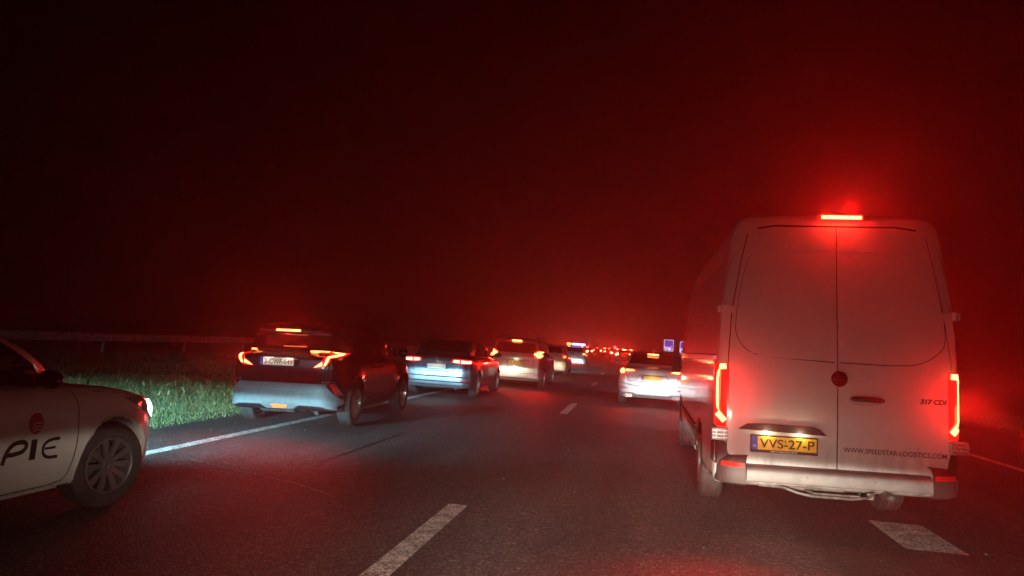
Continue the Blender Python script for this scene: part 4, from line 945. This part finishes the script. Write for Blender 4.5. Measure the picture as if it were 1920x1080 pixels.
# cream hatchback and patrol car further up the left lane
P6 = paint('cream_paint', (.45, .42, .34), .0, .4, (.3, .28, .24), .3, .2)
c6 = thing('cream_hatchback', 'cream hatchback mostly hidden behind the silver people carrier', 'car', (-4.0+cx(37), 36.5, 0), rad(1.5))
B = common('hatch', c6, P6, RIMS, 'five', hi=False); bv = B['bv']
obj('rear_window', patch(bv, 0, [(-.66, 1.08), (.66, 1.08), (.56, 1.36), (-.56, 1.36)], st=.08), GLASS, c6)
tail(c6, bv, [(.66, .82), (.66, 1.05), (.84, 1.05), (.88, .82)], REDL, hot=[[(.7, .86), (.7, .95), (.82, .95), (.83, .86)]], hm=mat('amber_tail_lit', (.4, .1, .02), .3, emit=(1, .2, .03), es=1.2))
plate(c6, 0, -.03, .78, '', YEL, BLACKP); obj('bumper_seam', ribbons(bv, [(0, [(-.85, .56), (.85, .56)])], wd=.03), PLASTG, c6); door_mirror(c6, .84, 2.85, 1.08, P6)
c7 = thing('patrol_car', 'white estate car with blue and amber roof lights, rear lit glaring white', 'car', (-3.85+cx(53), 54, 0), rad(2.5))
B = common('wagon', c7, P5, RIMS, 'five', hi=False); bv = B['bv']
obj('rear_window', patch(bv, 0, [(-.68, 1.06), (.68, 1.06), (.58, 1.36), (-.58, 1.36)], st=.08), GLASS, c7)
tail(c7, bv, [(.60, .84), (.60, 1.0), (.86, 1.0), (.88, .84)], REDL, hot=[[(.64, .87), (.64, .97), (.82, .97), (.83, .87)]], hm=BR_MID)
plate(c7, 0, -.03, .74, '', PWH, BLACKP)
lb = obj('light_bar', MB().box((.1, 1.55, 1.60), (1.30, .3, .13)).mesh(), PLAST, c7)
obj('blue_lamp', MB().box((.26, 1.55, 1.605), (.95, .31, .135)).mesh(), mat('blue_lamp_lit', (.05, .06, .4), .3, emit=(.28, .3, 1), es=2.2), lb)
obj('amber_lamp', MB().box((-.5, 1.55, 1.605), (.16, .31, .12)).box((-.34, 1.55, 1.605), (.06, .31, .12)).mesh(), mat('amber_lamp_lit', (.4, .2, .02), .3, emit=(1, .42, .06), es=2.5), lb)
door_mirror(c7, .86, 3.1, 1.06, P5)
# lamps of these cars as lights
glow(c3, (-.77, -.1, 1.1), (1, .012, .008), 40, .06); glow(c3, (.77, -.1, 1.1), (1, .012, .008), 40, .06); glow(c3, (0, .1, 1.52), (1, .012, .008), 10, .05)
for s in (-1, 1):
    glow(c5, (s*.8, -.1, .9), (1, .012, .008), 12, .05); glow(c2, (s*.7, -.1, .9), (1, .02, .01), 2, .05)
    beam(c2, (s*.66, 4.68, .68), (1, .86, .6), 300, .8); beam(c3, (s*.7, 4.46, .75), (1, .85, .6), 900, .8); beam(c6, (s*.68, 4.26, .7), (.8, .95, 1), 3000, .8); beam(c5, (s*.66, 4.68, .68), (.9, .95, 1), 700, .8)
    beam(c7, (s*.68, 4.8, .7), (1, .95, .85), 600, .8)
# ------------------------------------------------------------------ the queue far ahead
fk = {}
def far_proto(kind, pname, col, hot):
    t = thing('queued_car', '', 'car'); pm = paint(pname, col, .2, .35)
    B = get_body('hatch' if kind == 'h' else 'wagon'); bv = B['bv']; me = B['me'].copy(); me.materials.clear(); obj('body', me, [pm, WELL], t)
    for y in B['wy']:
        for s in (-1, 1): add_wheel(t, s*(B['W']/2-.115), y, B['R'], B['R']-.105, .215, 'five', RIMS, 0, False)
    obj('rear_window', patch(bv, 0, [(-.66, 1.07), (.66, 1.07), (.57, 1.36), (-.57, 1.36)], st=.1), GLASS, t)
    for P in SIDEWIN['hatch' if kind == 'h' else 'wagon']: both(bv, t, 'side_window', 90, P, GLASS, st=.1, off=.004)
    for s in (-1, 1): obj('tail_lamp', patch(bv, 0, [(s*u, z) for u, z in [(.6, .84), (.6, .98), (.86, 1.01), (.89, .80)]], off=.03, thick=.03, st=.05), hot, t)
    obj('high_brake_lamp', MB().box((0, .42, 1.42), (.34, .04, .05)).mesh(), hot, t)
    obj('number_plate', MB().box((0, -.02, .72), (.52, .02, .11)).mesh(), YEL, t)
    return t
FH = mat('far_lamp_red', (.3, .02, .02), .3, emit=(1, .09, .05), es=15.0); FO = mat('far_lamp_orange', (.3, .1, .02), .3, emit=(1, .3, .08), es=22.0)
protos = [far_proto('h', 'far_grey', (.12, .12, .13), FH), far_proto('w', 'far_black', (.03, .03, .035), FO), far_proto('w', 'far_white', (.5, .5, .5), FH)]
used = [0, 0, 0]
def copy_tree(o, parent=None):
    c = o.copy(); C.objects.link(c); c.parent = parent
    for ch in list(o.children): copy_tree(ch, c)
    return c
spots = [(-4.7, 66, 1, 'orange lit dark estate just beyond the patrol car'), (-4.6, 79, 0, 'grey hatchback in the left lane, second beyond the patrol car'), (-4.3, 93, 1, 'dark estate with orange lamps, third beyond the patrol car'),
         (.5, 84, 1, 'dark estate with orange lamps, nearest in the queue left of the white saloon'), (.3, 98, 2, 'white estate in the middle lane, a little right of the round sign'), (.7, 113, 0, 'grey hatchback directly beneath the round sign'),
         (.4, 128, 2, 'white estate in the middle lane, just left of the round sign'), (-3.6, 110, 2, 'white estate far up the left lane'), (-3.5, 128, 0, 'grey hatchback, tiny, far up the left lane'),
         (.6, 146, 1, 'dark estate with orange lamps, far up the middle lane'), (4.2, 130, 1, 'dark estate with orange lamps just left of the white saloon roof'), (4.0, 155, 0, 'grey hatchback, distant, in the right lane'), (.5, 170, 2, 'white estate among the last lights of the middle lane'), (-3.3, 152, 1, 'dark estate, farthest of the left lane'), (4.2, 185, 2, 'white estate, farthest of the right lane')]
for x, y, k, lab in spots:
    t = protos[k] if not used[k] else copy_tree(protos[k]); used[k] = 1
    t.location = (x+cx(y), y, 0); t.rotation_euler = (0, 0, math.atan(2*CK*y)); t['label'] = lab; t['category'] = 'car'; t['group'] = 'cars queuing far ahead'
for i in (0, 3, 4, 9):   # lamps of a few queue cars light the glare mist
    x, y = spots[i][:2]
    glow([o for o in C.objects if o.get('label') == spots[i][3]][0], (0, -.3, 1.2), (1, .012, .008), 300, .1)
# a truck in the queue far off
tk = thing('box_truck', 'pale box truck standing tall among the most distant lights', 'truck', (3.1+cx(215), 215, 0), math.atan(2*CK*215))
obj('cargo_box', MB().box((0, 3.5, 2.3), (2.5, 7, 2.7)).mesh(), mat('truck_white', (.5, .5, .5), .5, emit=None), tk); obj('chassis', MB().box((0, 3.6, .75), (1.6, 8, .3)).mesh(), PLAST, tk)
obj('cab', MB().box((0, 8.0, 1.8), (2.3, 1.8, 2.4)).mesh(), mat('truck_white', (.5, .5, .5)), tk)
for y in (1.5, 7.8):
    for s in (-1, 1): add_wheel(tk, s*1.05, y, .48, .3, .3, 'steel', RIMD, 0, False)
for s in (-1, 1): obj('tail_lamp', MB().box((s*1.0, -.03, .85), (.35, .06, .16)).mesh(), FH, tk); obj('marker_lamp', MB().box((s*1.1, -.03, 3.5), (.12, .06, .1)).mesh(), FO, tk)
# ------------------------------------------------------------------ head lamps of the car the photo is taken from (just below the view)
ego = thing('own_car_lamps', 'head lamps of the car the photo is taken from', 'car lamps', (0, 0, 0))
for s in (-1, 1):
    hs = MB(); hs.lathe([(0, .001), (.01, .06), (.0, .075), (-.09, .05), (-.1, .001)], 24, M((s*.66+.1, 1.45, .66)) @ Matrix.Rotation(PI/2, 4, 'Z'))
    obj('head_lamp', hs.mesh('hl'), CLEARL, ego)
    beam(ego, (s*.66+.1, 1.50, .66), (1, .86, .68), EGO, .75, wide=.9, up=EGO_UP, far=.9, near=.16)
# ------------------------------------------------------------------ added mist volume standing in for windscreen glare round the lamps
HZ = bpy.data.materials.new('glare_haze'); HZ.use_nodes = True; nt = HZ.node_tree; nt.nodes.clear()
po = nt.nodes.new('ShaderNodeOutputMaterial'); pv = nt.nodes.new('ShaderNodeVolumePrincipled'); nt.links.new(pv.outputs[0], po.inputs['Volume'])
pv.inputs['Color'].default_value = (.9, .9, .92, 1); pv.inputs['Density'].default_value = GLARE_HAZE; pv.inputs['Anisotropy'].default_value = .7
hz = obj('glare_haze', MB().box((0, 200, 19.0), (700, 900, 40)).mesh(), HZ); hz['kind'] = 'stuff'; hz['label'] = 'added thin mist standing in for red windscreen glare around the lamps'; hz['category'] = 'glare_haze'
